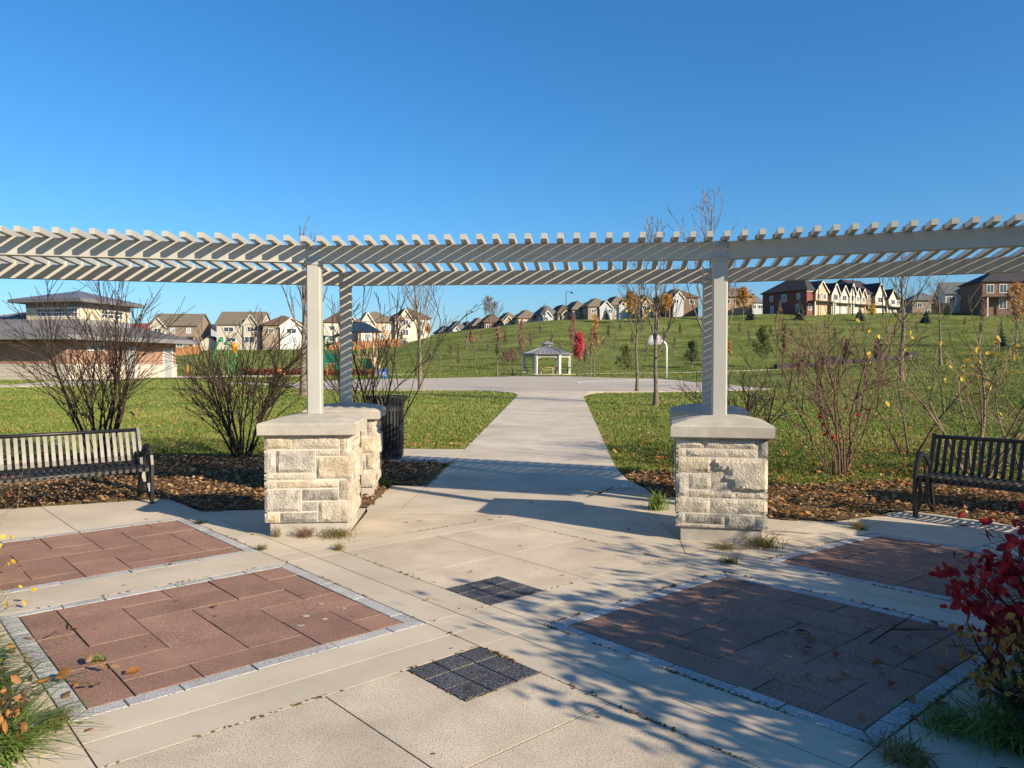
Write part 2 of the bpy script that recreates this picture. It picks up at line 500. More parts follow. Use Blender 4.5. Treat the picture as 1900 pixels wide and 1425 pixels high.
# crossing bands of plain concrete, each split by a tooled joint
for (a0, a1) in ((-.26, 0), (0, .26)):
    for (b0, b1) in ((-.26, 0), (0, .26)):
        rect(a0, a1, b0, b1)
    for (b0, b1) in ((-2.22, -.26), (.26, 2.2)):
        rect(a0, a1, b0, b1)
    for (b0, b1) in ((-2.72, -2.22), (2.46, 4.65)):
        rect(a0, a1, b0, b1)
    rect(a0, a1, 2.2, 2.46)
for (b0, b1) in ((-.26, 0), (0, .26)):
    for (a0, a1) in ((-2.2, -.26), (.26, 2.25), (-2.46, -2.2), (2.25, 3.0)):
        rect(a0, a1, b0, b1)
rect(-4.65, -2.46, -.26, 0)
rect(-2.72, -2.2, -2.22, -.26)
rect(-2.72, -2.2, -2.72, -2.22)
for (b0, b1) in ((2.2, 2.46), (2.46, 2.72)):
    rect(.26, 2.25, b0, b1)
    rect(2.25, 2.95, b0, b1)
rect(-2.46, -2.2, .26, 2.46)
rect(-2.2, -.26, 2.2, 2.46)
rect(-2.2, -.26, -2.72, -2.22)
rect(.26, 2.2, -2.72, -2.22)
rect(2.25, 2.72, .26, 1.23); rect(2.25, 2.72, 1.23, 2.2)
rect(2.25, 2.72, -2.2, -.26)
# exposed aggregate squares with the tile corners cut out of them
for (sa, sb) in ((-1, 1), (1, -1)):
    def q(a, b): return pm(a*sa, b*sb)
    slab([q(.76, .26), q(1.23, .26), q(1.23, 1.23), q(.26, 1.23), q(.26, .76), q(.76, .76)], 'aggregate')
    slab([q(1.23, .26), q(2.2, .26), q(2.2, 1.23), q(1.23, 1.23)], 'aggregate')
    slab([q(.26, 1.23), q(1.23, 1.23), q(1.23, 2.2), q(.26, 2.2)], 'aggregate')
    slab([q(1.23, 1.23), q(2.2, 1.23), q(2.2, 2.2), q(1.23, 2.2)], 'aggregate')
    for i in range(3):
        for j in range(3):
            w = .5/3
            slab([q(.26+i*w, .26+j*w), q(.26+i*w+w, .26+j*w), q(.26+i*w+w, .26+j*w+w), q(.26+i*w, .26+j*w+w)], 'tile', "tile", gap=.0045, z=.002+RNG.uniform(-.002, .002), ch=.003)
# strips and aprons under the pergola
slab([pm(-4.9, .0), pm(-2.46, 0), pm(-2.46, .24), (-1.55, 7.14), st(-1.72, 1.02), (-2.71, 8.33)])
slab([pm(-2.46, .24), pm(-2.46, 2.46), st(.0, .80), st(-1.66, .82), (-1.55, 7.14)], 'aggregate')
slab([st(-1.72, 1.02), st(-1.66, .82), st(0, .80), st(0, 1.02)])
slab([st(0, 1.02), st(0, .80), st(1.45, .82), st(1.40, 1.02)])
slab([pm(-2.46, 2.46), pm(-.28, 2.46), (1.535, 6.86), st(1.45, .82), st(0, .80)])
slab([pm(-.28, 2.46), pm(-.26, 3.2), pm(-.26, 4.0), pm(-.26, 4.88), (2.79, 7.79), st(1.95, 1.02), st(1.40, 1.02), st(1.45, .82), (1.535, 6.86)])
# bench pads
slab([pm(-5.93, 0), pm(-6.35, -1.245), pm(-4.65, -1.245), pm(-4.65, 0)])
slab([pm(-6.35, -1.245), pm(-6.8, -2.72), pm(-4.65, -2.72), pm(-4.65, -1.245)])
rect(-2.72, -4.65, -2.72, -2.22)
slab([pm(-.26, 4.88), pm(-.2, 5.5), pm(1.1, 5.5), pm(1.1, 4.65), pm(-.26, 4.65)])
slab([pm(-.2, 5.5), pm(-.22, 6.25), pm(1.1, 6.28), pm(1.1, 5.5)])
slab([pm(1.1, 4.65), pm(1.1, 6.28), pm(3.0, 6.3), pm(3.0, 4.65)])
rect(2.25, 2.95, 2.72, 4.65)

# red paver panels framed in grey stones
LAYOUT = [(0, 1, 5.2, 6), (1, 3.03, 5.2, 6), (3.03, 4.15, 4.1, 6), (4.15, 5.2, 5.2, 6), (5.2, 6, 5.2, 6), (4.15, 6, 4.1, 5.2),
          (0, 2, 4.05, 5.2), (2, 3.03, 2.97, 5.2), (3.03, 5.2, 2.97, 4.1), (5.2, 6, 1.83, 4.1), (0, .86, .7, 2.92), (0, .86, 2.92, 4.05),
          (0, 1.95, 0, .7), (1.95, 3.03, 0, .7), (.86, 3.03, .7, 1.83), (3.03, 4.14, 0, 1.83), (.86, 2, 1.83, 4.05), (2, 4.14, 1.83, 2.97),
          (4.14, 5.24, .72, 2.97), (4.14, 6, 0, .72), (5.24, 6, .72, 1.83)]
def panel(a0, a1, b0, b1, flip):
    w = .1
    A0, A1, B0, B1 = a0+w, a1-w, b0+w, b1-w
    for (u0, u1, v0, v1) in LAYOUT:
        if flip:
            u0, u1, v0, v1 = 6-v1, 6-v0, 6-u1, 6-u0
        f = lambda u, v: pm(A0+(A1-A0)*u/6, B0+(B1-B0)*v/6)
        slab([f(u0, v0), f(u1, v0), f(u1, v1), f(u0, v1)], 'paver', "paver", gap=.0035, z=-.002+RNG.uniform(-.003, .003), ch=.002)
    # mitred border stones
    def run(p, q_, off):
        cuts = [0]
        while cuts[-1] < 1-1e-6:
            cuts.append(min(1, cuts[-1]+RNG.choice((.13, .19, .24))))
            if 1-cuts[-1] < .1: cuts[-1] = 1
        L = lambda A_, B_, t: (A_[0]+(B_[0]-A_[0])*t, A_[1]+(B_[1]-A_[1])*t)
        for c0, c1 in zip(cuts[:-1], cuts[1:]):
            P0, P1 = L(p, q_, c0), L(p, q_, c1)
            k0 = max(c0, w/(a1-a0)); k1 = min(c1, 1-w/(a1-a0))
            I0 = L(p, q_, k0); I1 = L(p, q_, k1)
            slab([pm(*P0), pm(*P1), pm(I1[0]+off[0], I1[1]+off[1]), pm(I0[0]+off[0], I0[1]+off[1])], 'granite', "border_stone", gap=.003, z=RNG.uniform(-.002, .003), ch=.003)
    for (p, q_, inner_off) in (((a0, b0), (a1, b0), (0, w)), ((a1, b0), (a1, b1), (-w, 0)), ((a1, b1), (a0, b1), (0, -w)), ((a0, b1), (a0, b0), (w, 0))):
        run(p, q_, inner_off)
panel(-2.2, -.26, -2.22, -.26, False)
panel(.26, 2.25, .26, 2.2, True)
panel(-4.65, -2.72, -2.22, -.26, True)
panel(.26, 2.25, 2.72, 4.65, False)

# footpath up to the court
footpath = setting("footpath")
def zl(dz=0.):
    return lambda p: float(land(p[0], p[1]))+dz
def draped(poly, m, name, parent, dz=0., gap=.003, ch=.004, th=.09):
    mb = MB().prism(inset(ccw(poly), gap), zl(dz-th), zl(dz), ch)
    return obj(name, mb, m, parent)
ts = [1.02, 2.62, 4.2, 5.8, 7.4, 9.2, 11., 12.8, 14.6, 16.4, 18.2, 20., 22.0]
for t0, t1 in zip(ts[:-1], ts[1:]):
    r = 1.40 if t0 < 2 else 1.33
    if t0 == 1.02:
        p = [st(-1.33, 1.02), st(1.40, 1.02), st(1.62, 1.9), st(1.55, 2.62), st(-1.33, 2.62)]
    elif t0 == 2.62:
        p = [st(-1.33, 2.62), st(1.55, 2.62), st(1.38, 3.3), st(1.31, 4.2), st(-1.32, 4.2)]
    else:
        p = [st(-1.31, t0), st(1.30, t0), st(1.30, t1), st(-1.31, t1)]
    draped(p, 'path', "slab", footpath)
draped([st(-1.31, 22), st(1.30, 22), st(1.36, 23.2), st(1.7, 24.6), st(2.6, 25.9), st(4.2, 26.6), st(-3.8, 26.9), st(-2.5, 26.0), st(-1.65, 24.8), st(-1.35, 23.4)], 'path', "slab", footpath)
slab([st(-1.72, 1.02), st(-1.33, 1.02), st(-1.33, 2.62), st(-1.80, 2.62)], 'path')
slab([st(1.40, 1.02), st(1.95, 1.02), st(1.95, 2.0), st(1.62, 1.9)], 'path')
draped([st(-1.31, 4.75), st(-1.31, 6.35), st(-2.6, 6.35), st(-2.6, 4.75)], 'path', "slab", footpath)
draped([st(-2.6, 4.75), st(-2.6, 6.35), st(-3.8, 6.35), st(-3.8, 4.75)], 'path', "slab", footpath)

# basketball court and the paths beyond
def drape_sheet(name, outline, m, dz, step=2.0, parent=None):
    mb = MB().prism(ccw(outline), zl(dz-.08), zl(dz))
    o = obj(name, mb, m, parent)
    if not parent: tag(o, kind='structure')
    return o
COURT = [(-10.798, 37.778), (-7.718, 34.838), (-4.204, 34.607), (-1.705, 34.08), (0.354, 33.003), (3.234, 32.322), (5.835, 32.659), (8.343, 33.354), (12.222, 35.63), (15.369, 40.202), (18.661, 46.807),
         (19.419, 52.271), (18.93, 54.074), (15.377, 61.5), (9.255, 68.188), (5.821, 76.882), (0.555, 77.643), (-7.936, 65.345), (-12.863, 58.082), (-14.564, 52.271), (-13.284, 44.8)]
cmb = MB().prism(ccw(COURT), .3, .482)
tag(obj("basketball_court", cmb, 'court'), kind='structure')
lmb = MB()
LP = [(12.245, 57.135), (7.403, 54.537), (5.705, 53.234), (4.781, 51.476), (4.267, 49.357), (4.39, 47.262), (4.873, 45.47), (5.881, 43.321), (8.683, 40.506)]
lmb.tube([(p[0], p[1], .485) for p in LP], 0, flat=(.14, .006))
tag(obj("court_line", lmb, 'white'), kind='structure')
def strip(name, pts, w, m='path', dz=.01):
    """long thin path laid over the land"""
    P = [Vector(p[:2]) for p in pts]
    dense = []
    for a, b in zip(P[:-1], P[1:]):
        n = max(1, int((b-a).length/3))
        dense += [a+(b-a)*i/n for i in range(n)]
    dense.append(P[-1])
    V = []; F = []
    for i, p in enumerate(dense):
        t = (dense[min(i+1, len(dense)-1)]-dense[max(i-1, 0)]).normalized()
        nn = Vector((-t.y, t.x))
        for k in (-1, 1):
            q = p+nn*w/2*k
            V.append((q.x, q.y, float(land(q.x, q.y))+dz))
            V.append((q.x, q.y, float(land(q.x, q.y))+dz-.15))
    for i in range(len(dense)-1):
        a = i*4; b = a+4
        F += [(a, b, b+2, a+2), (a, a+1, b+1, b), (a+2, b+2, b+3, a+3)]
    mb = MB().add(V, F)
    return tag(obj(name, mb, m), kind='structure')
strip("path", [(6.97, 92.0, 0.55), (10.86, 95.0, 0.58), (15.77, 96.0, 0.62), (20.16, 97.0, 0.66), (28.21, 98.0, 0.87), (34.47, 98.5, 1.05), (42.7, 98.0, 1.35), (49.19, 97.0, 1.56), (52.25, 95.0, 1.57)], 2.2)
strip("path", [(-12.73, 44.0, 0.47), (-14.07, 44.75, 0.47), (-16.2, 47.25, 0.47), (-17.83, 48.0, 0.47)], 2.0)
strip("path", [(-31.92, 68.75, 0.47), (-32.87, 78.0, 0.49), (-29.62, 79.75, 0.49), (-24.5, 79.75, 0.49), (-22.6, 83.25, 0.5), (-19.21, 86.75, 0.52), (-15.8, 88.5, 0.53), (-11.2, 92.25, 0.55)], 5.5)
strip("path", [(-30.13, 41.75, 0.47), (-27.45, 41.75, 0.47), (-27.04, 43.5, 0.47), (-27.79, 46.75, 0.47), (-30.9, 54.75, 0.47)], 4.2)

# mulch beds
def bed(name, poly, m='mulch', cell=.13, dz=-.004, amp=.03, seed=0):
    xs = [p[0] for p in poly]; ys_ = [p[1] for p in poly]
    X0, Y0 = min(xs), min(ys_)
    nx = int((max(xs)-X0)/cell)+1; ny = int((max(ys_)-Y0)/cell)+1
    gx, gy = np.meshgrid(X0+cell*np.arange(nx+1), Y0+cell*np.arange(ny+1), indexing='ij')
    rs = np.random.RandomState(seed)
    jx = gx+rs.uniform(-.04, .04, gx.shape); jy = gy+rs.uniform(-.04, .04, gx.shape)
    cx = (gx[:-1, :-1]+cell/2); cy = (gy[:-1, :-1]+cell/2)
    keep = inside(cx, cy, poly)
    idx = np.arange(gx.size).reshape(gx.shape)
    F = np.stack([idx[:-1, :-1], idx[1:, :-1], idx[1:, 1:], idx[:-1, 1:]], -1)[keep]
    z = land(jx, jy)+dz+rs.uniform(-.4, .6, gx.shape)*amp
    me = raw_mesh(name, np.c_[jx.ravel(), jy.ravel(), z.ravel()], F)
    me.polygons.foreach_set('use_smooth', [True]*len(me.polygons))
    return tag(link(name, me, m), kind='structure')
BED_L = [(-13, 5.5), pm(-6.8, -2.7), pm(-6.36, -1.25), pm(-5.94, 0), (-3.44, 8.27), (-2.71, 8.34), st(-1.74, 1.04), st(-1.82, 2.63), st(-1.34, 2.63), st(-1.34, 4.74), st(-3.85, 4.74), (-4.2, 12.7), (-5.6, 12.9), (-7.2, 12.5), (-9, 12.3), (-11, 11.2), (-15, 9.5)]
BED_R = [pm(-.27, 4.9), pm(-.21, 5.5), pm(-.23, 6.26), pm(3.0, 6.31), (9.5, 5.0), (12, 8), (9, 10.0), (6.6, 10.1), (5., 10.4), (4., 10.0), (3.2, 10.3), (2.6, 11.1), (1.75, 11.2), st(1.34, 4.0), st(1.58, 2.62), st(1.64, 2.0), st(1.96, 2.02), st(1.96, 1.03), (2.79, 7.8)]
PLANT_L = [pm(-6.8, -2.73), pm(-2.7, -2.73), pm(1.5, -2.73), pm(1.5, -4.6), pm(-7.5, -5.5)]
PLANT_R = [pm(2.74, -2.2), pm(2.74, 2.2), pm(2.97, 2.2), pm(2.97, 6.3), (9.5, 4.2), (7.5, .5), (3, -.5)]
bed("mulch_bed", BED_L, seed=1)
bed("mulch_bed", BED_R, seed=2)
bed("planting_bed", PLANT_L, seed=3, dz=.0)
bed("planting_bed", PLANT_R, seed=4, dz=.0)
PATH_POLY = [st(-1.29, .5), st(-1.29, 22), st(-1.4, 23.4), st(-1.7, 24.8), st(-2.6, 26.0), st(-4, 27), st(4.4, 26.7), st(2.7, 26), st(1.75, 24.7), st(1.4, 23.2), st(1.28, 22), st(1.28, 4.2), st(1.6, 2.6), st(1.96, 2), st(1.96, .5)]
WALK_POLY = [st(-1.3, 4.73), st(-1.3, 6.37), st(-3.83, 6.37), st(-3.83, 4.73)]
SLAB_POLY = [st(-1.74, 1.0), st(-1.2, 1.0), st(-1.2, 2.64), st(-1.82, 2.64)]
PLAZA_POLY = [pm(-6.8, -2.75), pm(3.0, -2.75), pm(3.0, 6.3), pm(-.23, 6.26), pm(-.27, 4.9), (2.8, 7.8), st(1.95, 1.03), st(-1.8, 1.03), (-2.71, 8.34), (-3.44, 8.27), pm(-5.94, 0)]

# ================================================================== PIERS
def rock(w, h, seed, chip=False):
    """a split-faced building stone, front toward -y, origin at its lower left on the mortar face"""
    nx = max(3, int(w/.028)); nz = max(3, int(h/.028))
    V = []; idx = {}
    rg = random.Random(seed)
    ox, oz = rg.uniform(0, 90), rg.uniform(0, 90)
    tx, tz_ = rg.uniform(-.05, .05), rg.uniform(-.06, .06)
    for i in range(nx+1):
        for k in range(nz+1):
            x = w*i/nx; z = h*k/nz
            e = min(x, w-x, z, h-z)/.028
            rim = min(1, max(0, e))
            n1 = noise.noise((x*9+ox, z*9+oz, 2.))*.013+noise.noise((x*26+ox, z*26+oz, 5.))*.008
            y = -(.003+rim*(.013+n1*.7+(x-w/2)*tx+(z-h/2)*tz_))
            if chip:
                e_ = x/w*1.15+z/h*.55+noise.noise((x*8, z*8, 3))*.35+noise.noise((x*22, z*22, 7))*.12
                y = -(.003+rim*(.038+n1*.15 if e_ > .62 else (.022+n1*.5 if e_ > .5 else .004+n1*.3)))
            if 0 < i < nx: x += rg.uniform(-.006, .006)
            if 0 < k < nz: z += rg.uniform(-.006, .006)
            elif rim == 0 and 0 < i < nx: z += rg.uniform(-.0025, .0025)
            idx[i, k] = len(V)
            V.append((x, min(y, -.003), z))
    F = [(idx[i, k], idx[i+1, k], idx[i+1, k+1], idx[i, k+1]) for i in range(nx) for k in range(nz)]
    b = len(V)
    loop = [(i, 0) for i in range(nx)]+[(nx, k) for k in range(nz)]+[(i, nz) for i in range(nx, 0, -1)]+[(0, k) for k in range(nz, 0, -1)]
    for (i, k) in loop:
        p = V[idx[i, k]]
        V.append((p[0], .02, p[2]))
    m = len(loop)
    for j in range(m):
        l = (j+1) % m
        F.append((idx[loop[j]], b+j, b+l, idx[loop[l]]))
    mb = MB(); mb.v = V; mb.f = F
    return mb
FACE_A = [(0, .31, .845, 1, 'y'), (.325, .86, .845, 1, 'c'), (.875, 1, .76, 1, 'c'), (.6, .86, .765, .83, 't'),
          (0, .12, .575, .835, 'g'), (.135, .585, .575, .83, 'g'), (.6, 1, .5, .75, 'y'), (0, .585, .49, .56, 'c'),
          (0, .125, .395, .475, 'c'), (.14, .845, .395, .475, 'y'), (.86, 1, .255, .485, 't'), (0, .42, .125, .38, 'g'),
          (.435, .845, .25, .38, 'd'), (.435, .605, .13, .235, 'g'), (.62, 1, .0, .24, 'c'), (0, .165, 0, .11, 'y'), (.18, .605, 0, .115, 'd')]
FACE_B = [(0, .3, .885, 1, 'c'), (.315, .885, .885, 1, 'c'), (.9, 1, .785, 1, 'd'), (0, .105, .79, .87, 't'), (.12, .57, .79, .87, 'c'), (.585, .885, .79, .87, 'c'),
          (0, .385, .61, .775, 'y'), (.4, 1, .415, .775, 'c'), (0, .135, .345, .595, 'g'), (.15, .385, .43, .595, 'c'),
          (.15, .65, .335, .412, 't'), (.665, .855, .335, .40, 't'), (.87, 1, .335, .40, 'c'), (0, .375, .165, .325, 'c'), (.39, 1, .165, .32, 'c'),
          (0, .1, .04, .15, 'g'), (.115, .53, .04, .15, 'd'), (.545, .855, .0, .15, 'd'), (.87, 1, 0, .15, 'd'), (0, .53, 0, .03, 't')]
PIER_H0, PIER_H1 = .13, .945
def pier(x, y, phi, front, label, seed, detail=True):
    t = thing("stone_pier", label, "stone pier", (x, y, 0), -phi, "stone piers carrying the pergola posts")
    obj("base", MB().prism([(-.355, -.355), (.355, -.355), (.355, .355), (-.355, .355)], -.06, PIER_H0+.01, .008), 'cap', t)
    obj("mortar_core", MB().box((0, 0, (PIER_H0+PIER_H1)/2), (.752, .752, PIER_H1-PIER_H0)), 'mortar', t)
    rg = random.Random(seed)
    for k in range(4):
        lay = [FACE_A, FACE_B][(front+k) % 2]
        W = .80 if k % 2 == 0 else .756
        flip = k >= 2
        for i, (u0, u1, v0, v1, c) in enumerate(lay):
            if flip: u0, u1 = 1-u1, 1-u0
            h = PIER_H1-PIER_H0
            w = (u1-u0)*W; hh = (v1-v0)*h-.004
            mb = rock(w, hh, seed*100+k*30+i, lay is FACE_B and i == 7)
            mb.v = [(p[0]-W/2+u0*W, p[1]-.376, p[2]+PIER_H0+v0*h+.002) for p in mb.v]
            if k: c = rg.choice((c, c, 'c', 't', 'c'))
            obj("stone", mb, 'st_'+c, t, rz=k*pi/2)
    V = []
    rings = [(.43, PIER_H1), (.45, PIER_H1+.012), (.45, PIER_H1+.105), (.438, PIER_H1+.12), (.30, PIER_H1+.158), (.16, PIER_H1+.182), (.06, PIER_H1+.187)]
    F = []
    N = 8
    for (r, z) in rings:
        for s_ in range(4):
            for j in range(N):
                q = -1+2*j/N
                p = [(q, -1), (1, q), (-q, 1), (-1, -q)][s_]
                wob = .003*noise.noise((p[0]*4+seed, p[1]*4, z*9))
                V.append((p[0]*(r+wob), p[1]*(r+wob), z))
    n = 4*N
    for i in range(len(rings)-1):
        for j in range(n):
            l = (j+1) % n
            F.append((i*n+j, i*n+l, (i+1)*n+l, (i+1)*n+j))
    F.append(tuple(range((len(rings)-1)*n, len(rings)*n)))
    F.append(tuple(range(n-1, -1, -1)))
    obj("cap", MB().add(V, F), 'cap', t)
    return t
QC = Vector((-.927, -6.86)); QR = 14.31
def polar(phi, r):
    return (QC.x+r*sin(phi), QC.y+r*cos(phi))
PH = [radians(-4.04+15.7*k) for k in (-1, 0, 1, 2)]
plabels = [["stone pier past the left end of the near row", "sunlit near stone pier between left bench and path, under the left front post", "near stone pier right of the path with one big smooth stone in its front", "stone pier at the right end of the near row, beyond the right bench"],
           ["stone pier past the left end of the far row", "far stone pier half hidden behind the sunlit left pier, beside the bin", "far stone pier hidden behind the right pier, its cap in shade", "stone pier at the right end of the far row, behind the right bench"]]
for row, rr in enumerate((QR, QR+2.05)):
    for k in range(4):
        x, y = polar(PH[k], rr)
        if row == 1 and k == 0: continue
        pier(x, y, PH[k], 0 if k < 2 else 1, plabels[row][k], 7+row*4+k)

# ================================================================== PERGOLA
pbase = Vector((.1, 8.3, 0))
pergola = thing("pergola", "long curved beige metal pergola of square rafters on two rows of posts", "pergola", pbase)
def pobj(name, mb, m, parent=None):
    if parent is None:
        mb.v = [(p[0]-pbase.x, p[1]-pbase.y, p[2]) for p in mb.v]
        return obj(name, mb, m, pergola)
    mb.v = [(p[0]-pbase.x, p[1]-pbase.y, p[2]) for p in mb.v]
    return obj(name, mb, m, parent)
ZB0, ZB1 = 2.597, 2.763
for row, rr in enumerate((QR, QR+2.05)):
    for k in range(4):
        x, y = polar(PH[k], rr)
        a = -PH[k]
        if row == 1 and k == 0: continue
        hw = .0685
        R = Matrix.Rotation(a, 2)
        sq = lambda h, c=.012: [tuple(R @ Vector(p)+Vector((x, y))) for p in ((-h+c, -h), (h-c, -h), (h, -h+c), (h, h-c), (h-c, h), (-h+c, h), (-h, h-c), (-h, -h+c))]
        post = pobj("post", MB().prism(sq(hw), 1.12, ZB0-.02), 'beige')
        pobj("base_plate", MB().prism(sq(hw+.012), 1.118, 1.134), 'beige', post)
        br = pobj("beam_bracket", MB().prism(sq(hw+.008), ZB0-.02, ZB0-.004).prism(sq(hw+.002), ZB0-.004, ZB1+.003), 'beige', post)
        for sgn in (-1, 1):
            for dx in (-.033, .033):
                for dz in (.04, .14):
                    c = R @ Vector((dx, sgn*(hw+.008)))
                    pobj("bolt", MB().box((x+c.x, y+c.y, ZB0+dz), (.024, .022, .024), rz=a).box((x+c.x, y+c.y, ZB0+dz), (.036, .008, .036), rz=a), 'bolt', post)
    for k in range(3):
        if row == 1 and k == 0: a0 = PH[0]
        p0 = Vector(polar(PH[k], rr)); p1 = Vector(polar(PH[k+1], rr))
        d = (p1-p0).normalized(); nn = Vector((-d.y, d.x))
        q0 = p0+d*.073; q1 = p1-d*.073
        w = .05
        mb = MB().prism([tuple(q0-nn*w), tuple(q1-nn*w), tuple(q1+nn*w), tuple(q0+nn*w)], ZB0, ZB1, .004)
        pobj("beam", mb, 'beige')
n_r = 77
rmb = MB().box((0, 0, 0), (.052, 2.05+.31+.285, .050))
rme = rmb.mesh("rafter")
bme = [MB().box((s_*.033, s_*1.025+.0125, -.002), (.016, .04, .05)).box((s_*.042, s_*1.025+.0125, -.002), (.006, .018, .018)).mesh("bracket") for s_ in (-1, 1)]
for i in range(n_r):
    ph = PH[0]-.004+(PH[3]-PH[0]+.008)*(i+.5)/n_r
    k = min(2, max(0, int((ph-PH[0])/(PH[1]-PH[0]))))
    # the beams are chords: keep the rafter's overhang even along each bay
    mid = (PH[k]+PH[k+1])/2
    rc = QR*cos((PH[1]-PH[0])/2)/cos(ph-mid)
    x, y = polar(ph, rc+1.0125)
    o = link("rafter", rme, 'beige', pergola, (x-pbase.x, y-pbase.y, ZB1+.027), -ph)
    for q_ in bme: link("bracket", q_, 'beige', o)

# ================================================================== BENCHES
def bench(label, loc, rz):
    t = thing("bench", label, "bench", (loc[0], loc[1], 0), rz, "black strap benches on the plaza")
    L = .9
    for s in (-1, 1):
        mb = MB()
        x = s*L
        arm = [(-.24, 0), (-.252, .15), (-.255, .3), (-.25, .45), (-.225, .55), (-.17, .625), (-.09, .66), (-.01, .645), (.055, .60), (.11, .545), (.165, .53)]
        back = [(.27, 0), (.235, .14), (.19, .3), (.165, .42), (.185, .53), (.235, .68), (.30, .85)]
        mb.tube([(x, p[0], p[1]) for p in arm], 0, flat=(.05, .03))
        mb.tube([(x, p[0], p[1]) for p in back], 0, flat=(.05, .035))
        mb.tube([(x, p[0], p[1]) for p in [(-.235, .03), (-.13, .12), (-.095, .22), (-.13, .33), (-.235, .40)]], 0, flat=(.04, .018))
        mb.tube([(x, p[0], p[1]) for p in [(.255, .03), (.10, .12), (.05, .22), (.085, .33), (.165, .40)]], 0, flat=(.04, .018))
        mb.tube([(x, -.25, .41), (x, .165, .41)], 0, flat=(.04, .025))
        mb.tube([(x, p[0], p[1]) for p in [(-.185, .43), (-.18, .52), (-.13, .60), (-.06, .61), (.0, .56), (.03, .43)]], 0, flat=(.03, .015))
        mb.box((x, -.24, .006), (.06, .07, .012)); mb.box((x, .27, .006), (.06, .07, .012))
        obj("end_frame", mb, 'black', t)
    obj("top_rail", MB().tube([(-L, .287, .822), (L, .287, .822)], .021, 8), 'black', t, smooth=True)
    obj("front_rail", MB().tube([(-L, -.225, .405), (L, -.225, .405)], .027, 8), 'black', t, smooth=True)
    obj("back_rail", MB().tube([(-L, .165, .425), (L, .165, .425)], .014, 6), 'black', t, smooth=True)
    prof = [(.283, .80), (.255, .72), (.222, .62), (.195, .53), (.172, .47), (.13, .442), (.06, .432), (-.03, .432), (-.12, .438), (-.19, .447), (-.235, .44), (-.259, .415), (-.262, .38)]
    sm = MB().tube([(0, p[0], p[1]) for p in prof], 0, flat=(.006, .038)).mesh("strap")
    n = 25
    for i in range(n):
        link("strap", sm, 'black', t, (-L+.055+(2*L-.11)*i/(n-1), 0, 0))
    return t
bench("black strap bench on the left, its back straps shining in the sun", (-4.34-.9*.743, 8.9-.9*.669), radians(42))
bench("black strap bench on the right, seen dark against the sun beside the fallen leaves", (4.43+.9*.669, 8.08-.9*.743), radians(-48))

# ================================================================== LITTER BIN
def litter_bin(x, y):
    t = thing("litter_bin", "round black slatted litter bin with flared top behind the left piers", "litter bin", (x, y, float(land(x, y))))
    prof = [(.262, .05), (.275, .3), (.275, .82), (.285, .90), (.32, .98), (.37, 1.03)]
    sm = MB().tube([(0, -r, z) for r, z in prof], 0, flat=(.008, .036)).mesh("slat")
    for i in range(30):
        link("slat", sm, 'black', t, rz=2*pi*i/30)
    def ring(r, z, h, th=.006):
        return MB().lathe([(r, z), (r+th, z), (r+th, z+h), (r, z+h)], 30)
    obj("band", ring(.268, .10, .06), 'black', t)
    obj("band", ring(.276, .80, .06), 'black', t)
    obj("rim", MB().tube([(.37*cos(2*pi*i/30), .37*sin(2*pi*i/30), 1.03) for i in range(30)], .012, 6, closed=True), 'black', t)
    obj("liner", MB().lathe([(.235, .06), (.245, .84), (.24, .84), (.225, .12)], 24), 'black', t)
    obj("foot", MB().lathe([(.25, 0), (.25, .05), (.27, .07)], 24), 'black', t)
litter_bin(-2.09, 12.6)

# ================================================================== BUILDINGS
def hip_roof(mb, x0, x1, y0, y1, z, rh, oh=.5, th=.2):
    x0 -= oh; x1 += oh; y0 -= oh; y1 += oh
    w, d = x1-x0, y1-y0
    k = min(w, d)/2
    if w >= d:
        r0, r1 = (x0+k, (y0+y1)/2), (x1-k, (y0+y1)/2)
    else:
        r0, r1 = ((x0+x1)/2, y0+k), ((x0+x1)/2, y1-k)
    V = [(x0, y0, z), (x1, y0, z), (x1, y1, z), (x0, y1, z), (x0, y0, z+th), (x1, y0, z+th), (x1, y1, z+th), (x0, y1, z+th), (*r0, z+th+rh), (*r1, z+th+rh)]
    if w >= d:
        F = [(4, 5, 9, 8), (5, 6, 9), (6, 7, 8, 9), (7, 4, 8)]
    else:
        F = [(4, 5, 8), (5, 6, 9, 8), (6, 7, 9), (7, 4, 8, 9)]
    F += [(0, 1, 5, 4), (1, 2, 6, 5), (2, 3, 7, 6), (3, 0, 4, 7), (3, 2, 1, 0)]
    return mb.add(V, F)
def gable_roof(mb, x0, x1, y0, y1, z, rh, axis, oh=.4, th=.2):
    if axis == 'x':
        a0, a1, b0, b1 = y0, y1, x0-oh, x1+oh
    else:
        a0, a1, b0, b1 = x0, x1, y0-oh, y1+oh
    m = (a0+a1)/2; sl = rh/((a1-a0)/2)
    pr = [(a0-oh, z-oh*sl), (m, z+rh), (a1+oh, z-oh*sl)]
    sec = [(p, q+th) for p, q in pr]+[(p, q) for p, q in pr[::-1]]
    V = []
    for b in (b0, b1):
        for (p, q) in sec:
            V.append((b, p, q) if axis == 'x' else (p, b, q))
    F = [(0, 1, 7, 6), (1, 2, 8, 7), (3, 4, 10, 9), (4, 5, 11, 10), (2, 3, 9, 8), (5, 0, 6, 11),
         (0, 5, 4, 1), (1, 4, 3, 2), (6, 7, 10, 11), (7, 8, 9, 10)]
    return mb.add(V, F)
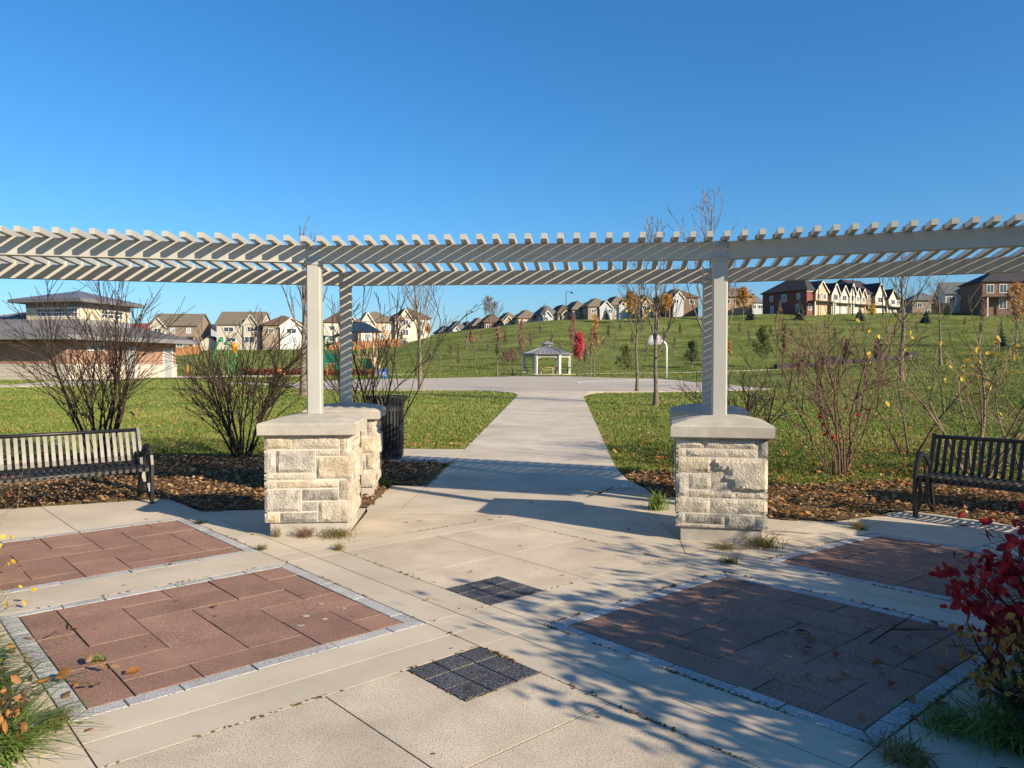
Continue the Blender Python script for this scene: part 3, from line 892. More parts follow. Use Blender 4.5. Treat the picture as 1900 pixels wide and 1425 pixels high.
def tri_wall(mb, x0, x1, y, z, rh, axis, t=.15):
    """gable wall triangle"""
    m = (x0+x1)/2
    V = []
    for s in (0, t):
        for (p, q) in ((x0, z), (x1, z), (m, z+rh)):
            V.append((y+s, p, q) if axis == 'x' else (p, y+s, q))
    return mb.add(V, [(0, 1, 2), (5, 4, 3), (0, 3, 4, 1), (1, 4, 5, 2), (2, 5, 3, 0)])
def window(parent, face, a, z, w, h, pos, glass='glass', bars=1, name="window", frame='white'):
    """face 'f' front (faces -y at y=pos), 'l' (faces -x at x=pos), 'r' (faces +x)"""
    def put(mb, c, d, off):
        if face == 'f': mb.box((c[0], pos-off, c[1]), (d[0], .12, d[1]))
        elif face == 'l': mb.box((pos-off, c[0], c[1]), (.12, d[0], d[1]))
        else: mb.box((pos+off, c[0], c[1]), (.12, d[0], d[1]))
    e = .11
    mb = MB()
    put(mb, (a, z+h/2+e/2), (w+2*e, e), .05); put(mb, (a, z-h/2-e/2), (w+2*e, e), .05)
    put(mb, (a-w/2-e/2, z), (e, h), .05); put(mb, (a+w/2+e/2, z), (e, h), .05)
    for i in range(bars):
        put(mb, (a-w/2+w*(i+1)/(bars+1), z), (.07, h), .045)
    f = obj(name, mb, frame, parent)
    g = MB(); put(g, (a, z), (w, h), 0)
    obj("pane", g, glass, f)
    return f
def house(label, loc, rz, w, d, h, wall, roof, rtype='hip', rh=2.6, bumps=(), wins=(), lwins=(), rwins=(), door=None, garage=None, chimney=None, porch=None, cat="house", name="house", group=None, band=None):
    """front faces -y at y=0, x runs -w/2..w/2, depth d behind"""
    t = thing(name, label, cat, (loc[0], loc[1], loc[2]), rz, group)
    h += .35
    wm = MB().prism([(-w/2, 0), (w/2, 0), (w/2, d), (-w/2, d)], -4.5, h)
    rm = MB()
    if rtype == 'hip':
        hip_roof(rm, -w/2, w/2, 0, d, h, rh)
    elif rtype == 'x':
        gable_roof(rm, -w/2, w/2, 0, d, h, rh, 'x'); tri_wall(wm, 0, d, -w/2, h, rh, 'x'); tri_wall(wm, 0, d, w/2-.15, h, rh, 'x')
    else:
        gable_roof(rm, -w/2, w/2, 0, d, h, rh, 'y'); tri_wall(wm, -w/2, w/2, 0, h, rh, 'y'); tri_wall(wm, -w/2, w/2, d-.15, h, rh, 'y')
    obj("wall", wm, wall, t)
    ro = obj("roof", rm, roof, t)
    if chimney:
        for cx in chimney: obj("roof_vent", MB().box((cx, d*.55, h+rh*.9), (.5, .5, .5)), 'roof_dark', ro)
    for (x0, x1, pj, bh, brh, bm, depth) in bumps:
        bh += .35
        mb = MB().prism([(x0, -pj), (x1, -pj), (x1, .02), (x0, .02)], -1.5, bh)
        tri_wall(mb, x0, x1, -pj, bh, brh, 'y')
        b = obj("gable_bay", mb, bm or wall, t)
        g = gable_roof(MB(), x0, x1, -pj, depth, bh, brh, 'y', .35, .18)
        obj("gable_roof", g, roof, b)
        fm = MB()
        mx = (x0+x1)/2; sl = brh/((x1-x0)/2)
        for s_ in (-1, 1):
            e = mx+s_*((x1-x0)/2+.38)
            fm.tube([(e, -pj-.39, bh-.38*sl-.02), (mx, -pj-.39, bh+brh-.02)], 0, flat=(.06, .26))
        obj("bargeboard", fm, 'trim', b)
    for q in wins:
        window(t, 'f', q[0], q[1]+.35, q[2], q[3], q[4] if len(q) > 4 else 0, q[5] if len(q) > 5 else 'glass')
    for q in lwins: window(t, 'l', q[0], q[1]+.35, q[2], q[3], -w/2)
    for q in rwins: window(t, 'r', q[0], q[1]+.35, q[2], q[3], w/2)
    if band:
        obj("eaves_band", MB().box((0, -.06, h-.16), (w+.3, .14, .3)), 'trim', t)
    if door:
        obj("door", MB().box((door[0], (door[1] if len(door) > 1 else 0)-.05, 1.4), (1.1, .12, 2.1)), 'door_grey', t)
    if garage:
        for gx, gy in garage:
            obj("garage_door", MB().box((gx, gy-.05, 1.5), (2.6, .12, 2.2)), 'trim', t)
    if porch:
        x0, x1, pj, ph = porch
        pr = obj("porch", MB().box(((x0+x1)/2, -pj/2, ph+.35), (x1-x0, pj, .28)), roof, t)
        for px_ in (x0+.2, x1-.2):
            obj("porch_post", MB().box((px_, -pj+.2, (ph+.2)/2-.3), (.28, .28, ph+.9)), 'trim', pr)
    return t

# ---- park pavilion ---------------------------------------------------------
def pavilion():
    ex = Vector((.218, .976)); rz = atan2(ex.y, ex.x)
    z0 = .42
    t = thing("pavilion", "brick park pavilion with stone base, grey hip roof and raised clerestory", "pavilion", (-35.4, 60, z0), rz)
    LX, LY = 13.3, 17
    def ring(zl, zh, o):
        return MB().prism([(-o, -o), (LX+o, -o), (LX+o, LY+o), (-o, LY+o)], zl, zh)
    obj("stone_base", ring(-.6, 1.16, .06), 'pav_stone', t)
    obj("sill_course", ring(1.16, 1.26, .10), 'trim', t)
    obj("wall", ring(1.26, 3.25, 0), 'pav_brick', t)
    r = hip_roof(MB(), 0, LX, 0, LY, 3.25, 2.5, 1.5, .32)
    ro = obj("roof", r, 'pav_roof', t)
    rr = MB()
    # standing seams
    for i in range(22):
        x = -1.2+i*.75
        zt = 3.57+2.5*min(1, max(0, min(x+1.5, LX+1.5-x)/((LX+3)/2)))
        yy = -1.5+min(x+1.5, LX+1.5-x)
        if yy > -1.2: rr.tube([(x, -1.5, 3.60), (x, yy, zt+.02)], 0, flat=(.05, .05))
    for i in range(26):
        y = -1.2+i*.75
        k = min(y+1.5, LY+1.5-y, (LX+3)/2)
        if k > .3: rr.tube([(-1.5, y, 3.60), (-1.5+k, y, 3.60+2.5*k/((LX+3)/2))], 0, flat=(.05, .05))
    obj("seams", rr, 'pav_roof', ro)
    fa = MB()
    for (c, d) in (((LX/2, -1.52, 3.4), (LX+3.1, .05, .36)), ((-1.52, LY/2, 3.4), (.05, LY+3.1, .36)), ((LX/2, LY+1.52, 3.4), (LX+3.1, .05, .36)), ((LX+1.52, LY/2, 3.4), (.05, LY+3.1, .36))):
        fa.box(c, d)
    obj("fascia", fa, 'fascia', ro)
    # clerestory
    x0, x1, y0, y1 = 3.5, 9.4, 1.9, 7.3
    cl = obj("clerestory", MB().prism([(x0, y0), (x1, y0), (x1, y1), (x0, y1)], 3.6, 6.5), 'pav_tower', t)
    obj("flashing", MB().prism([(x0-.05, y0-.05), (x1+.05, y0-.05), (x1+.05, y1+.05), (x0-.05, y1+.05)], 3.6, 5.1), 'fascia', cl)
    ct = hip_roof(MB(), x0, x1, y0, y1, 6.5, 1.0, .95, .28)
    obj("clerestory_roof", ct, 'pav_roof', cl)
    obj("soffit", MB().prism([(x0-.03, y0-.03), (x1+.03, y0-.03), (x1+.03, y1+.03), (x0-.03, y1+.03)], 6.12, 6.5), 'fascia', cl)
    def blocks(face, a0, a1, n):
        fm = MB(); gm = []
        for row in range(2):
            for i in range(n):
                a = a0+(a1-a0)*(i+.5)/n; z = 5.52+row*.34
                c = (a, y0-.03, z) if face == 'f' else (x0-.03, a, z)
                w = (a1-a0)/n*.72
                d = (w, .06, .26) if face == 'f' else (.06, w, .26)
                g = MB().box(c, d); gm.append(g)
        c = ((a0+a1)/2, y0-.01, 5.69); d = (a1-a0+.1, .04, .8)
        if face != 'f': c = (x0-.01, (a0+a1)/2, 5.69); d = (.04, a1-a0+.1, .8)
        wn_ = obj("window", fm.box(c, d), 'white', cl)
        for g in gm: obj("glass_block", g, 'glass', wn_)
    blocks('l', y0+.2, y1-1.2, 13)
    blocks('f', x0+2.4, x1-.9, 7)
    # doors, door surrounds and sign on the bright face
    for a in (7.0, 12.0):
        d = obj("door", MB().box((a, -.06, 1.2), (.95, .1, 3.2)), 'door_grey', t)
        obj("door_frame", MB().box((a-.62, -.08, 1.2), (.16, .14, 3.3)).box((a+.62, -.08, 1.2), (.16, .14, 3.3)), 'trim', d)
    sg = obj("sign_board", MB().box((3.0, -.06, 2.75), (1.9, .06, .72)), 'white', t)
    sm = MB()
    for i in range(3):
        sm.box((2.5, -.10, 2.95-i*.2), (.62, .02, .055)); sm.box((3.45, -.10, 2.95-i*.2), (.75, .02, .055))
    obj("sign_lettering", sm, 'ink', sg)
pavilion()

# ---- houses along the left -------------------------------------------------
def W(px, d): return px*d/1400.
GH = "houses behind the park"
dL = 195
u = .139
house("low red-roofed house showing just right of the pavilion clerestory", (-105.66, 215.0, 4.88), .1, 8, 9, 6.6, 'siding', 'roof_red', 'x', 1.8, wins=[(1, 4.8, 1.2, 1.2)], group=GH)
house("taupe brick house with grey roof and two upper windows, right of the pavilion", (-85.09, 190.0, 4.48), .05, 11.6, 10, 6.9, 'taupe_brick', 'roof_grey', 'x', 3.0,
      bumps=[(-5.6, -1.8, .5, 6.6, 2.2, 'siding', 5)], wins=[(-3.7, 5.3, 1.6, 1.3, -.5), (-.2, 5.5, .9, 1.2, 0, 'glass_light'), (3.7, 5.5, .9, 1.2, 0, 'glass_light'), (1.5, 2.2, 1.4, 1.4)], porch=(-1.6, 5.6, 1.2, 3.9), chimney=(-2, 1, 3), group=GH)
house("dark-roofed house set back between the taupe house and the cream gabled house", (-91.12, 225.0, 5.91), .1, 8, 9, 5.2, 'siding_grey', 'roof_dark', 'y', 2.6, wins=[(0, 3.5, 1.2, 1.2)], group=GH)
house("small cream garage with dark gable roof left of the cream gabled house", (-77.07, 192.0, 5.49), .1, 4.6, 5, 1.6, 'siding', 'roof_dark', 'y', 1.5, group=None, cat="garage", name="garage")
house("cream house with wide grey roof and one front gable on its right", (-68.81, 190.0, 5.6), .03, 10.8, 10, 6.1, 'siding', 'roof_grey', 'x', 3.2,
      bumps=[(1.4, 5.0, .4, 6.0, 2.4, 'siding', 5)], wins=[(-2.4, 4.7, 2.3, 1.0), (3.2, 4.7, 1.5, 1.0, -.4), (-4.2, 2.2, 1.0, 1.3), (-1.8, 2.1, 2.2, .9), (2.8, 2.1, 2.2, 1.4, -.4)], group=GH)
house("brick house with dark hip roof and white front gable, left of the left posts", (-57.27, 190.0, 5.7), .32, 10.5, 10, 5.6, 'taupe_brick', 'roof_brown', 'hip', 2.6,
      bumps=[(-1.0, 4.4, .6, 5.4, 2.1, 'siding_white', 5)], wins=[(1.7, 4.2, 2.2, 1.1, -.6), (1.9, 1.9, 1.9, 1.6, -.6, 'glass_light'), (-3.2, 4.2, 1.0, 1.1)], group=GH)
house("cream house between the two left posts with a steep brown roof", (-42.75, 190.0, 6.03), .35, 9.0, 9, 6.0, 'siding', 'roof_brown', 'hip', 2.9,
      bumps=[(.6, 4.2, .4, 5.6, 2.0, 'siding', 4)], wins=[(-2.4, 4.6, 1.2, 1.1), (2.4, 4.4, 1.2, 1.1, -.4), (-2.4, 2, 1.6, 1.4)], group=GH)
house("peach brick house with brown roof and a cream front gable, right of the left posts", (-33.66, 190.0, 6.29), .35, 10.0, 9, 5.8, 'peach_brick', 'roof_grey', 'hip', 2.8,
      bumps=[(-4.4, -1.0, .5, 5.6, 2.6, 'siding', 4)], wins=[(-2.7, 4.5, 1.3, 1.2, -.5), (1.6, 4.6, .9, 1.1, 0, 'glass_light'), (3.1, 4.6, .9, 1.1, 0, 'glass_light'), (-2.7, 2, 1.6, 1.4, -.5, 'glass_light'), (1.0, 1.8, 1.0, 2.0, 0, 'glass_light')], group=GH)
house("cream gabled house with brown hip roof at the right end of the left house row", (-25.23, 192.0, 7.76), .4, 9.0, 9, 5.4, 'siding', 'roof_brown', 'hip', 2.9,
      bumps=[(-3.9, -.2, .5, 5.2, 2.5, 'siding', 4)], wins=[(-2.0, 4.3, 1.3, 1.2, -.5), (2.6, 4.1, 1.2, 1.1), (-2.0, 1.8, 1.4, 1.4, -.5), (2.0, 1.8, 1.6, 1.4)], group=GH)

# ---- bungalow row on the crest ------------------------------------------------
def bungalow(label, px, wpx, top, d, roof, wall, side=None, gable=None, rz=.28, eave=None):
    loc, w = D0(px, d), W(wpx, d)
    zt = 1.6+(678-top)/1400.*d
    hh = max(2.4, zt-loc[2]-3.1)
    rh = zt-loc[2]-hh-.2
    b = []
    if gable: b = [(gable[0]*w/2, gable[1]*w/2, .8, hh-.2, min(rh*.7, (gable[1]-gable[0])*w/2*.55), gable[2], 4)]
    n = 3
    house(label, loc, rz, w, 11, hh, wall, roof, 'hip', rh, bumps=b, wins=[(-w*.3, hh-1.3, 1.3, 1.1, -.8 if gable and gable[0] < -.6 < gable[1] else 0), (w*.28, hh-1.3, 1.5, 1.1, -.8 if gable and gable[0] < .56 < gable[1] else 0)],
          lwins=[(3, hh-1.3, 1.0, 1.0)], group="bungalows along the hill crest", chimney=(-1, 1.5))
def D0(px, d):
    x = (px-950)/1400.*d
    return (x, d, float(land(x, d)))
bungalow("lowest dark-roofed house at the left end of the crest row", 829, 26, 605, 262, 'roof_slate', 'siding_grey')
bungalow("slate-roofed house with a side gable near the left lamp post", 852, 26, 596, 256, 'roof_slate', 'siding_white', gable=(-.9, -.1, 'siding_grey'))
bungalow("narrow brown-roofed house right of the left lamp post", 872, 20, 597, 268, 'roof_brown', 'tan_brick')
bungalow("brown hip-roofed bungalow third from the left end of the crest", 893, 32, 590, 250, 'roof_grey', 'brown_brick', gable=(-.5, .3, None))
bungalow("brown-roofed bungalow behind the big bare crest tree", 918, 40, 583, 246, 'roof_brown', 'brown_brick')
bungalow("gabled brown bungalow just right of the big bare crest tree", 949, 36, 580, 244, 'roof_grey', 'taupe_brick', gable=(-.9, .1, None))
bungalow("brown-roofed bungalow with a sunlit peach side above the gazebo's left", 984, 46, 575, 240, 'roof_grey', 'peach_brick')
bungalow("slate-roofed house with bare saplings in front, above the gazebo", 1021, 34, 568, 236, 'roof_slate', 'siding_grey', gable=(-.9, .0, 'siding_grey'))
bungalow("brown-roofed house right behind the right lamp post", 1050, 32, 566, 236, 'roof_brown', 'taupe_brick', gable=(-.6, .3, None))
bungalow("tall brown hip-roofed house right of the right lamp post", 1078, 34, 559, 234, 'roof_grey', 'taupe_brick')
bungalow("large brown-roofed house with a grey front gable and deck", 1116, 54, 553, 230, 'roof_grey', 'taupe_brick', gable=(-.2, .7, 'siding_grey'))
bungalow("brown-roofed house left of the first orange tree", 1152, 40, 550, 232, 'roof_grey', 'siding_grey', gable=(-.3, .8, 'siding_grey'))
bungalow("brown house between the first two orange trees", 1204, 40, 547, 228, 'roof_brown', 'taupe_brick', gable=(-.8, .1, None))
bungalow("red-brown roofed house right of the second orange tree", 1268, 60, 535, 224, 'roof_brown', 'brown_brick', gable=(-.8, -.1, 'siding_grey'))
bungalow("tan brick house seen right of the right front post", 1366, 56, 533, 215, 'roof_grey', 'tan_brick', rz=-.1)
bungalow("small dark house tucked left of the red brick townhouse", 1404, 22, 546, 240, 'roof_slate', 'siding_grey')

# ---- townhouse row ----------------------------------------------------------
def town(i, label, wall, fronts, x0, w, h, rtype, roofz, yoff=0, lw=(), wins=(), garage=None, porch=None):
    o = (76.0, 195.0); a = radians(30)
    cx = x0+w/2
    x = o[0]+cx*cos(a)-yoff*sin(a); y = o[1]+cx*sin(a)+yoff*cos(a)
    return house(label, (x, y, ZT), a, w, 14.5, h, wall, 'roof_dark', rtype, roofz, bumps=fronts, wins=wins, lwins=lw, garage=garage, porch=porch, name="townhouse", cat="townhouse", group="terrace of townhouses on the hill", band=True)
ZT = float(land(76, 195))+.2
town(0, "red brick end townhouse with black hip roof and shaded side wall", 'red_brick', [(-1.6, 3.0, .7, 5.9, 2.6, 'peach_brick', 6)], 0, 8.4, 6.0, 'hip', 3.4,
     lw=[(2.6, 4.6, .8, 1.3), (7.2, 4.4, 1.3, 1.7), (11.4, 4.6, .8, 1.3), (2.8, 1.6, .8, 1.8), (11.2, 1.6, .8, 1.8)], wins=[(-.4, 4.5, .9, 1.3, -.7), (1.8, 4.5, .9, 1.3, -.7), (-3, 1.7, 1, 1.5)], porch=(-3.8, 3.8, 2.2, 3.1))
town(1, "cream twin-gabled townhouse next to the red brick end house", 'tan_brick', [(-3.4, -.2, .8, 5.6, 2.6, 'siding', 6), (.2, 3.4, .8, 5.4, 2.4, 'siding', 6)], 8.4, 7.4, 5.8, 'x', 3.0,
     wins=[(-1.8, 4.5, 1.5, 1.3, -.8), (1.8, 4.5, 1.5, 1.3, -.8)], garage=[(-1.8, -.8), (1.8, -.8)], porch=(-3.4, 3.4, 2.0, 2.9))
town(2, "cream townhouse with three narrow gables in mid terrace", 'siding', [(-3.4, -1.2, .8, 6.3, 2.2, 'siding', 6), (-.9, 1.1, .8, 5.6, 1.9, 'siding', 6), (1.4, 3.4, .8, 5.4, 1.9, 'peach_brick', 6)], 15.8, 7.4, 6.0, 'x', 3.2,
     wins=[(-2.3, 4.6, .9, 1.4, -.8), (.1, 4.5, .8, 1.3, -.8), (2.4, 4.4, .8, 1.3, -.8)], garage=[(-1.6, -.8)], porch=(-3.4, 3.4, 2.0, 2.9))
town(3, "townhouse with a tall dark roof and one cream gable, fourth along the terrace", 'taupe_brick', [(-.6, 3.4, 1.0, 6.2, 3.0, 'siding', 6)], 23.4, 8.0, 6.4, 'x', 4.2,
     lw=[(3, 4.6, .9, 1.2)], wins=[(1.4, 4.6, 1.7, 1.4, -1.0)], garage=[(1.4, -1.0)], porch=(-3.6, 3.6, 2.0, 2.9))
town(4, "cream townhouse at the far right end of the terrace", 'siding', [(-2.6, 1.2, .8, 5.4, 2.4, 'siding', 6)], 31.6, 8.0, 5.6, 'x', 3.0,
     wins=[(-.7, 4.3, 1.5, 1.3, -.8), (2.6, 4.2, .9, 1.2)], garage=[(-.7, -.8)], porch=(-3.6, 3.6, 2.0, 2.8))
# ---- houses at the right ------------------------------------------------------
house("grey hip-roofed house right of the terrace, behind bare branches", (123.59, 225.0, 15.58), -.1, 8.6, 9, 5.0, 'taupe_brick', 'roof_slate', 'hip', 2.6, wins=[(-2.2, 3.6, 1.2, 1.2), (2, 3.6, 1.2, 1.2), (0, 1.4, 1.6, 1.4)], group=GH)
house("pale house with slate roof and white cross gable, left of the brown brick house", (122.71, 205.0, 15.7), -.25, 9.6, 9, 5.2, 'siding_white', 'roof_slate', 'x', 3.2,
      bumps=[(-.6, 3.6, 1.0, 4.2, 3.4, 'siding_white', 5)], wins=[(1.6, 3.6, 1.6, 1.3, -1.0), (-3.2, 3.6, 1.2, 1.2), (1.6, 1.3, 1.6, 1.2, -1.0)], group=GH)
house("tall brown brick house with pale-framed windows at the right edge", (127.03, 188.0, 14.07), -.12, 19, 12, 8.0, 'brown_brick', 'roof_dark', 'hip', 3.6,
      bumps=[(1.5, 9.3, .8, 7.6, 3.0, 'brown_brick', 6)], wins=[(-7.7, 6.3, 1.5, 2.0), (-4.7, 6.3, 1.5, 2.0), (-4.7, 2.6, 1.6, 2.4), (3.8, 6.4, 2.4, 2.1, -.8), (3.8, 2.4, 2.4, 2.4, -.8)], porch=(-9.5, -2.5, 2.4, 4.1), group=GH)

# ---- garden fences --------------------------------------------------------------
def fence(label, pts, h=1.8):
    P = [Vector(p) for p in pts]
    t = thing("garden_fence", label, "fence", P[0], group="cedar fences behind the gardens")
    wd = 1.0
    bm = None
    rail = MB()
    for a, b in zip(P[:-1], P[1:]):
        L = (b-a).length; n = max(1, int(L/wd)); d = (b-a).normalized(); rz = atan2(d.y, d.x)
        for i in range(n):
            c = a+(b-a)*(i+.5)/n
            if bm is None: bm = MB().box((0, 0, h/2-.2), (L/n-.06, .05, h+.4)).mesh("board")
            link("board", bm, 'cedar', t, (c.x-P[0].x, c.y-P[0].y, c.z-P[0].z), rz)
        m_ = (a+b)/2-P[0]
        rail.tube([tuple(a-P[0]+Vector((0, .06, h*.75))), tuple(b-P[0]+Vector((0, .06, h*.75)))], 0, flat=(.05, .1))
    obj("rail", rail, 'cedar', t)
fence("cedar board fence beside the pavilion's right corner", [(-80.35, 178.0, 3.88), (-73.49, 178.0, 4.44)])
fence("long cedar board fence below the houses right of the left posts", [(-38.14, 181.0, 5.47), (-26.5, 181.0, 6.25)])
fence("short cedar board fence between the left posts", [(-47.32, 183.0, 5.39), (-40.52, 183.0, 5.56)])
fence("cedar board fence glowing orange below the grey house on the right hill", [(109.75, 198.0, 15.28), (114.56, 198.0, 15.34)], 2.6)

# ================================================================== GAZEBO
def gazebo(x, y):
    z = float(land(x, y))
    t = thing("gazebo", "pale hexagonal gazebo with grey metal roof and small cupola", "gazebo", (x, y, z), radians(0))
    R = 2.85
    N = 6
    ang = [radians(60*i+0) for i in range(N)]
    t.scale = (1, 1, .87)
    obj("floor", MB().prism([(3.5*cos(a), 3.5*sin(a)) for a in ang], -.3, .06), 'path', t)
    for a in ang:
        p = obj("post", MB().box((R*.95*cos(a), R*.95*sin(a), 1.32), (.30, .30, 2.64), rz=a), 'gaz_white', t)
        mb = MB()
        for s_ in (1, -1):
            b = a+s_*radians(60)
            d = Vector((cos(b)-cos(a), sin(b)-sin(a), 0)).normalized()
            q = Vector((R*.95*cos(a), R*.95*sin(a), 0))
            mb.tube([tuple(q+d*.12+Vector((0, 0, 1.85))), tuple(q+d*.22+Vector((0, 0, 2.15))), tuple(q+d*.55+Vector((0, 0, 2.32)))], 0, flat=(.09, .09))
        obj("brace", mb, 'gaz_white', p)
    for i in range(N):
        a, b = ang[i], ang[(i+1) % N]
        p, q = Vector((R*.95*cos(a), R*.95*sin(a))), Vector((R*.95*cos(b), R*.95*sin(b)))
        f = MB().tube([(p.x, p.y, 2.36), (q.x, q.y, 2.36)], 0, flat=(.1, .1)).tube([(p.x, p.y, 2.66), (q.x, q.y, 2.66)], 0, flat=(.12, .16))
        for k in range(12):
            c = p+(q-p)*(k+.5)/12
            f.box((c.x, c.y, 2.5), (.06, .05, .25), rz=atan2((q-p).y, (q-p).x))
        obj("frieze", f, 'gaz_white', t)
    def cone(r0, z0, r1, z1, th):
        V = []; F = []
        for (r, z_) in ((r0, z0), (r0, z0+th), (r1, z1+th)):
            for a in ang: V.append((r*cos(a), r*sin(a), z_))
        for k in range(2):
            for i in range(N):
                j = (i+1) % N
                F.append((k*N+i, k*N+j, (k+1)*N+j, (k+1)*N+i))
        F += [tuple(range(N-1, -1, -1)), tuple(range(2*N, 3*N))]
        return MB().add(V, F)
    ro = obj("roof", cone(3.1, 2.72, .58, 3.72, .12), 'gaz_roof', t)
    sm = MB()
    for i in range(N):
        a, b = ang[i], ang[(i+1) % N]
        for k in range(0, 7):
            f = k/6
            e0 = Vector((3.11*(cos(a)*(1-f)+cos(b)*f), 3.11*(sin(a)*(1-f)+sin(b)*f), 2.86))
            e1 = Vector((.58*(cos(a)*(1-f)+cos(b)*f), .58*(sin(a)*(1-f)+sin(b)*f), 3.86))
            sm.tube([tuple(e0), tuple(e1)], 0, flat=(.06, .06))
    obj("seams", sm, 'gaz_roof', ro)
    cu = obj("cupola", MB().prism([(.5*cos(a), .5*sin(a)) for a in ang], 3.7, 4.12), 'gaz_white', t)
    obj("cupola_roof", cone(.85, 4.12, .03, 4.52, .07), 'gaz_roof', cu)
    return z
gazebo(4.15, 90)
def picnic(label, x, y, rz, m, s=1.0):
    t = thing("picnic_table", label, "picnic table", (x, y, float(land(x, y))+.06), rz, "picnic tables in the gazebo")
    obj("table_top", MB().box((0, 0, .76), (1.9, .8, .07)), m, t)
    obj("seat", MB().box((0, -.68, .46), (1.9, .28, .06)), m, t); obj("seat", MB().box((0, .68, .46), (1.9, .28, .06)), m, t)
    for s_ in (-.7, .7):
        obj("leg_frame", MB().tube([(s_, -.75, 0), (s_, -.25, .73)], 0, flat=(.09, .07)).tube([(s_, .75, 0), (s_, .25, .73)], 0, flat=(.09, .07)).tube([(s_, -.78, .42), (s_, .78, .42)], 0, flat=(.06, .06)), m if m == 'dkgreen' else 'gaz_white', t)
picnic("wooden picnic table in the middle of the gazebo", 4.15, 90.2, 0, 'wood')
picnic("dark green picnic table at the gazebo's left side", 2.3, 90.0, .3, 'dkgreen')
picnic("dark green picnic table at the gazebo's right side", 6.05, 90.0, -.3, 'dkgreen')

# ================================================================== PARK FURNITURE
def hoop(x, y):
    z = float(land(x, y))
    t = thing("basketball_hoop", "white gooseneck basketball hoop with fan backboard at the far edge of the court", "basketball hoop", (x, y, z))
    obj("pole", MB().tube([(0, 0, 0), (0, 0, 2.55), (-.06, 0, 2.85), (-.25, -.05, 3.05), (-.55, -.12, 3.12), (-.95, -.2, 3.12)], .075, 8), 'white', t, smooth=True)
    V = [(-.55, 2.8), (.55, 2.8), (.57, 3.1), (.5, 3.4), (.34, 3.6), (.12, 3.68), (-.12, 3.68), (-.34, 3.6), (-.5, 3.4), (-.57, 3.1)]
    n = len(V)
    vs = [(x_-1.0, -.22, z_) for x_, z_ in V]+[(x_-1.0, -.27, z_) for x_, z_ in V]
    fs = [tuple(range(n-1, -1, -1)), tuple(range(n, 2*n))]+[(i, (i+1) % n, n+(i+1) % n, n+i) for i in range(n)]
    b = obj("backboard", MB().add(vs, fs), 'backboard', t)
    lm = MB()
    for (c, d) in (((-1.0, 3.02), (.62, .05)), ((-1.0, 3.44), (.62, .05)), ((-1.29, 3.23), (.05, .40)), ((-.71, 3.23), (.05, .40))):
        lm.box((c[0], -.275, c[1]), (d[0], .012, d[1]))
    obj("target_square", lm, 'white', b)
    obj("rim", MB().tube([(-1.0+.23*cos(2*pi*i/14), -.55+.23*sin(2*pi*i/14), 3.02) for i in range(14)], .018, 5, closed=True), 'p_orange', t)
hoop(12.9, 63)

def lamp(label, loc, h, arm, dirx=1):
    t = thing("street_lamp", label, "street lamp", loc, group="street lamps on the hill")
    obj("pole", MB().tube([(0, 0, -.3), (0, 0, h*.5), (0, 0, h)], [.12, .10, .08], 6), 'dkgreen', t)
    obj("arm", MB().tube([(0, 0, h-.3), (arm*.3*dirx, 0, h+.05), (arm*.75*dirx, 0, h+.1), (arm*dirx, 0, h-.15)], .055, 5), 'dkgreen', t)
    obj("lamp_head", MB().lathe([(.45, -.35), (.40, -.2), (.15, 0), (.08, .12)], 8, (arm*dirx, 0, h-.1)), 'dkgreen', t)
lamp("street lamp with curved arm at the left of the hill crest", (-13.32, 222.0, 10.99), 6.6, 1.6)
lamp("taller street lamp with curved arm above the red tree on the crest", (14.64, 205.0, 13.64), 7.9, 1.6)
lamp("street lamp on the right hill between the terrace and the pale house", (122.09, 215.0, 15.63), 8.2, -1.0)
def pole(label, loc, h):
    t = thing("utility_pole", label, "pole", loc, group="tall poles by the terrace")
    obj("shaft", MB().tube([(0, 0, -.3), (0, 0, h)], [.13, .09], 6), 'dkgreen', t)
    obj("luminaire", MB().box((.35, 0, h+.05), (.9, .22, .12)), 'dkgreen', t)
pole("tall thin lamp pole in front of the red brick end townhouse", (77.76, 192.0, 14.02), 9.4)
pole("tall thin lamp pole in front of the fourth townhouse", (94.08, 192.0, 14.18), 11.5)
pole("tall thin lamp pole in front of the mid terrace", (86.4, 192.0, 14.1), 9.6)

# playground
def bollard(label, loc, h=.95):
    t = thing("bollard", label, "bollard", loc, group="orange bollards by the playground")
    obj("shaft", MB().lathe([(.13, -.05), (.13, h*.72), (.09, h*.76), (.09, h*.8), (.13, h*.83), (.13, h), (.06, h+.06)], 10), 'p_orange', t)
bollard("orange bollard just right of the pavilion corner", (-33.54, 78.0, 0.49), 1.05)
bollard("orange bollard behind the spiral bike rack", (-24.68, 81.5, 0.5))
bollard("orange bollard left of the left posts", (-22.53, 81.5, 0.5))
bollard("orange bollard between the left posts, nearer the front post", (-19.97, 81.5, 0.5), 1.1)
def arch(label, loc, h, w, flip, m='p_tube'):
    t = thing("play_arch", label, "play arch", loc, group="green play arches")
    pts = [(0, 0, 0), (.12*flip, 0, h*.45), (.45*flip, 0, h*.8), (w*.75*flip, 0, h*.97), (w*flip, 0, h)]
    obj("pipe", MB().tube(pts, .10, 8), m, t, smooth=True)
    obj("spray_head", MB().lathe([(.05, .2), (.22, .05), (.22, -.12), (.1, -.2)], 10, (w*flip, 0, h)), m, t)
    return t
arch("bright green curved play arch on the left by the pavilion lawn", (-29.84, 75.0, 0.48), 3.7, 1.0, 1)
arch("bright green curved play arch standing right of the first one", (-31.33, 85.0, 0.51), 3.6, -.9, 1)
tb = thing("tipping_bucket", "orange tipping bucket on a green pole in the splash area", "splash bucket", (-31.94, 85.0, 0.51))
obj("pole", MB().tube([(0, 0, 0), (0, 0, 3.0)], .09, 8), 'p_tube', tb)
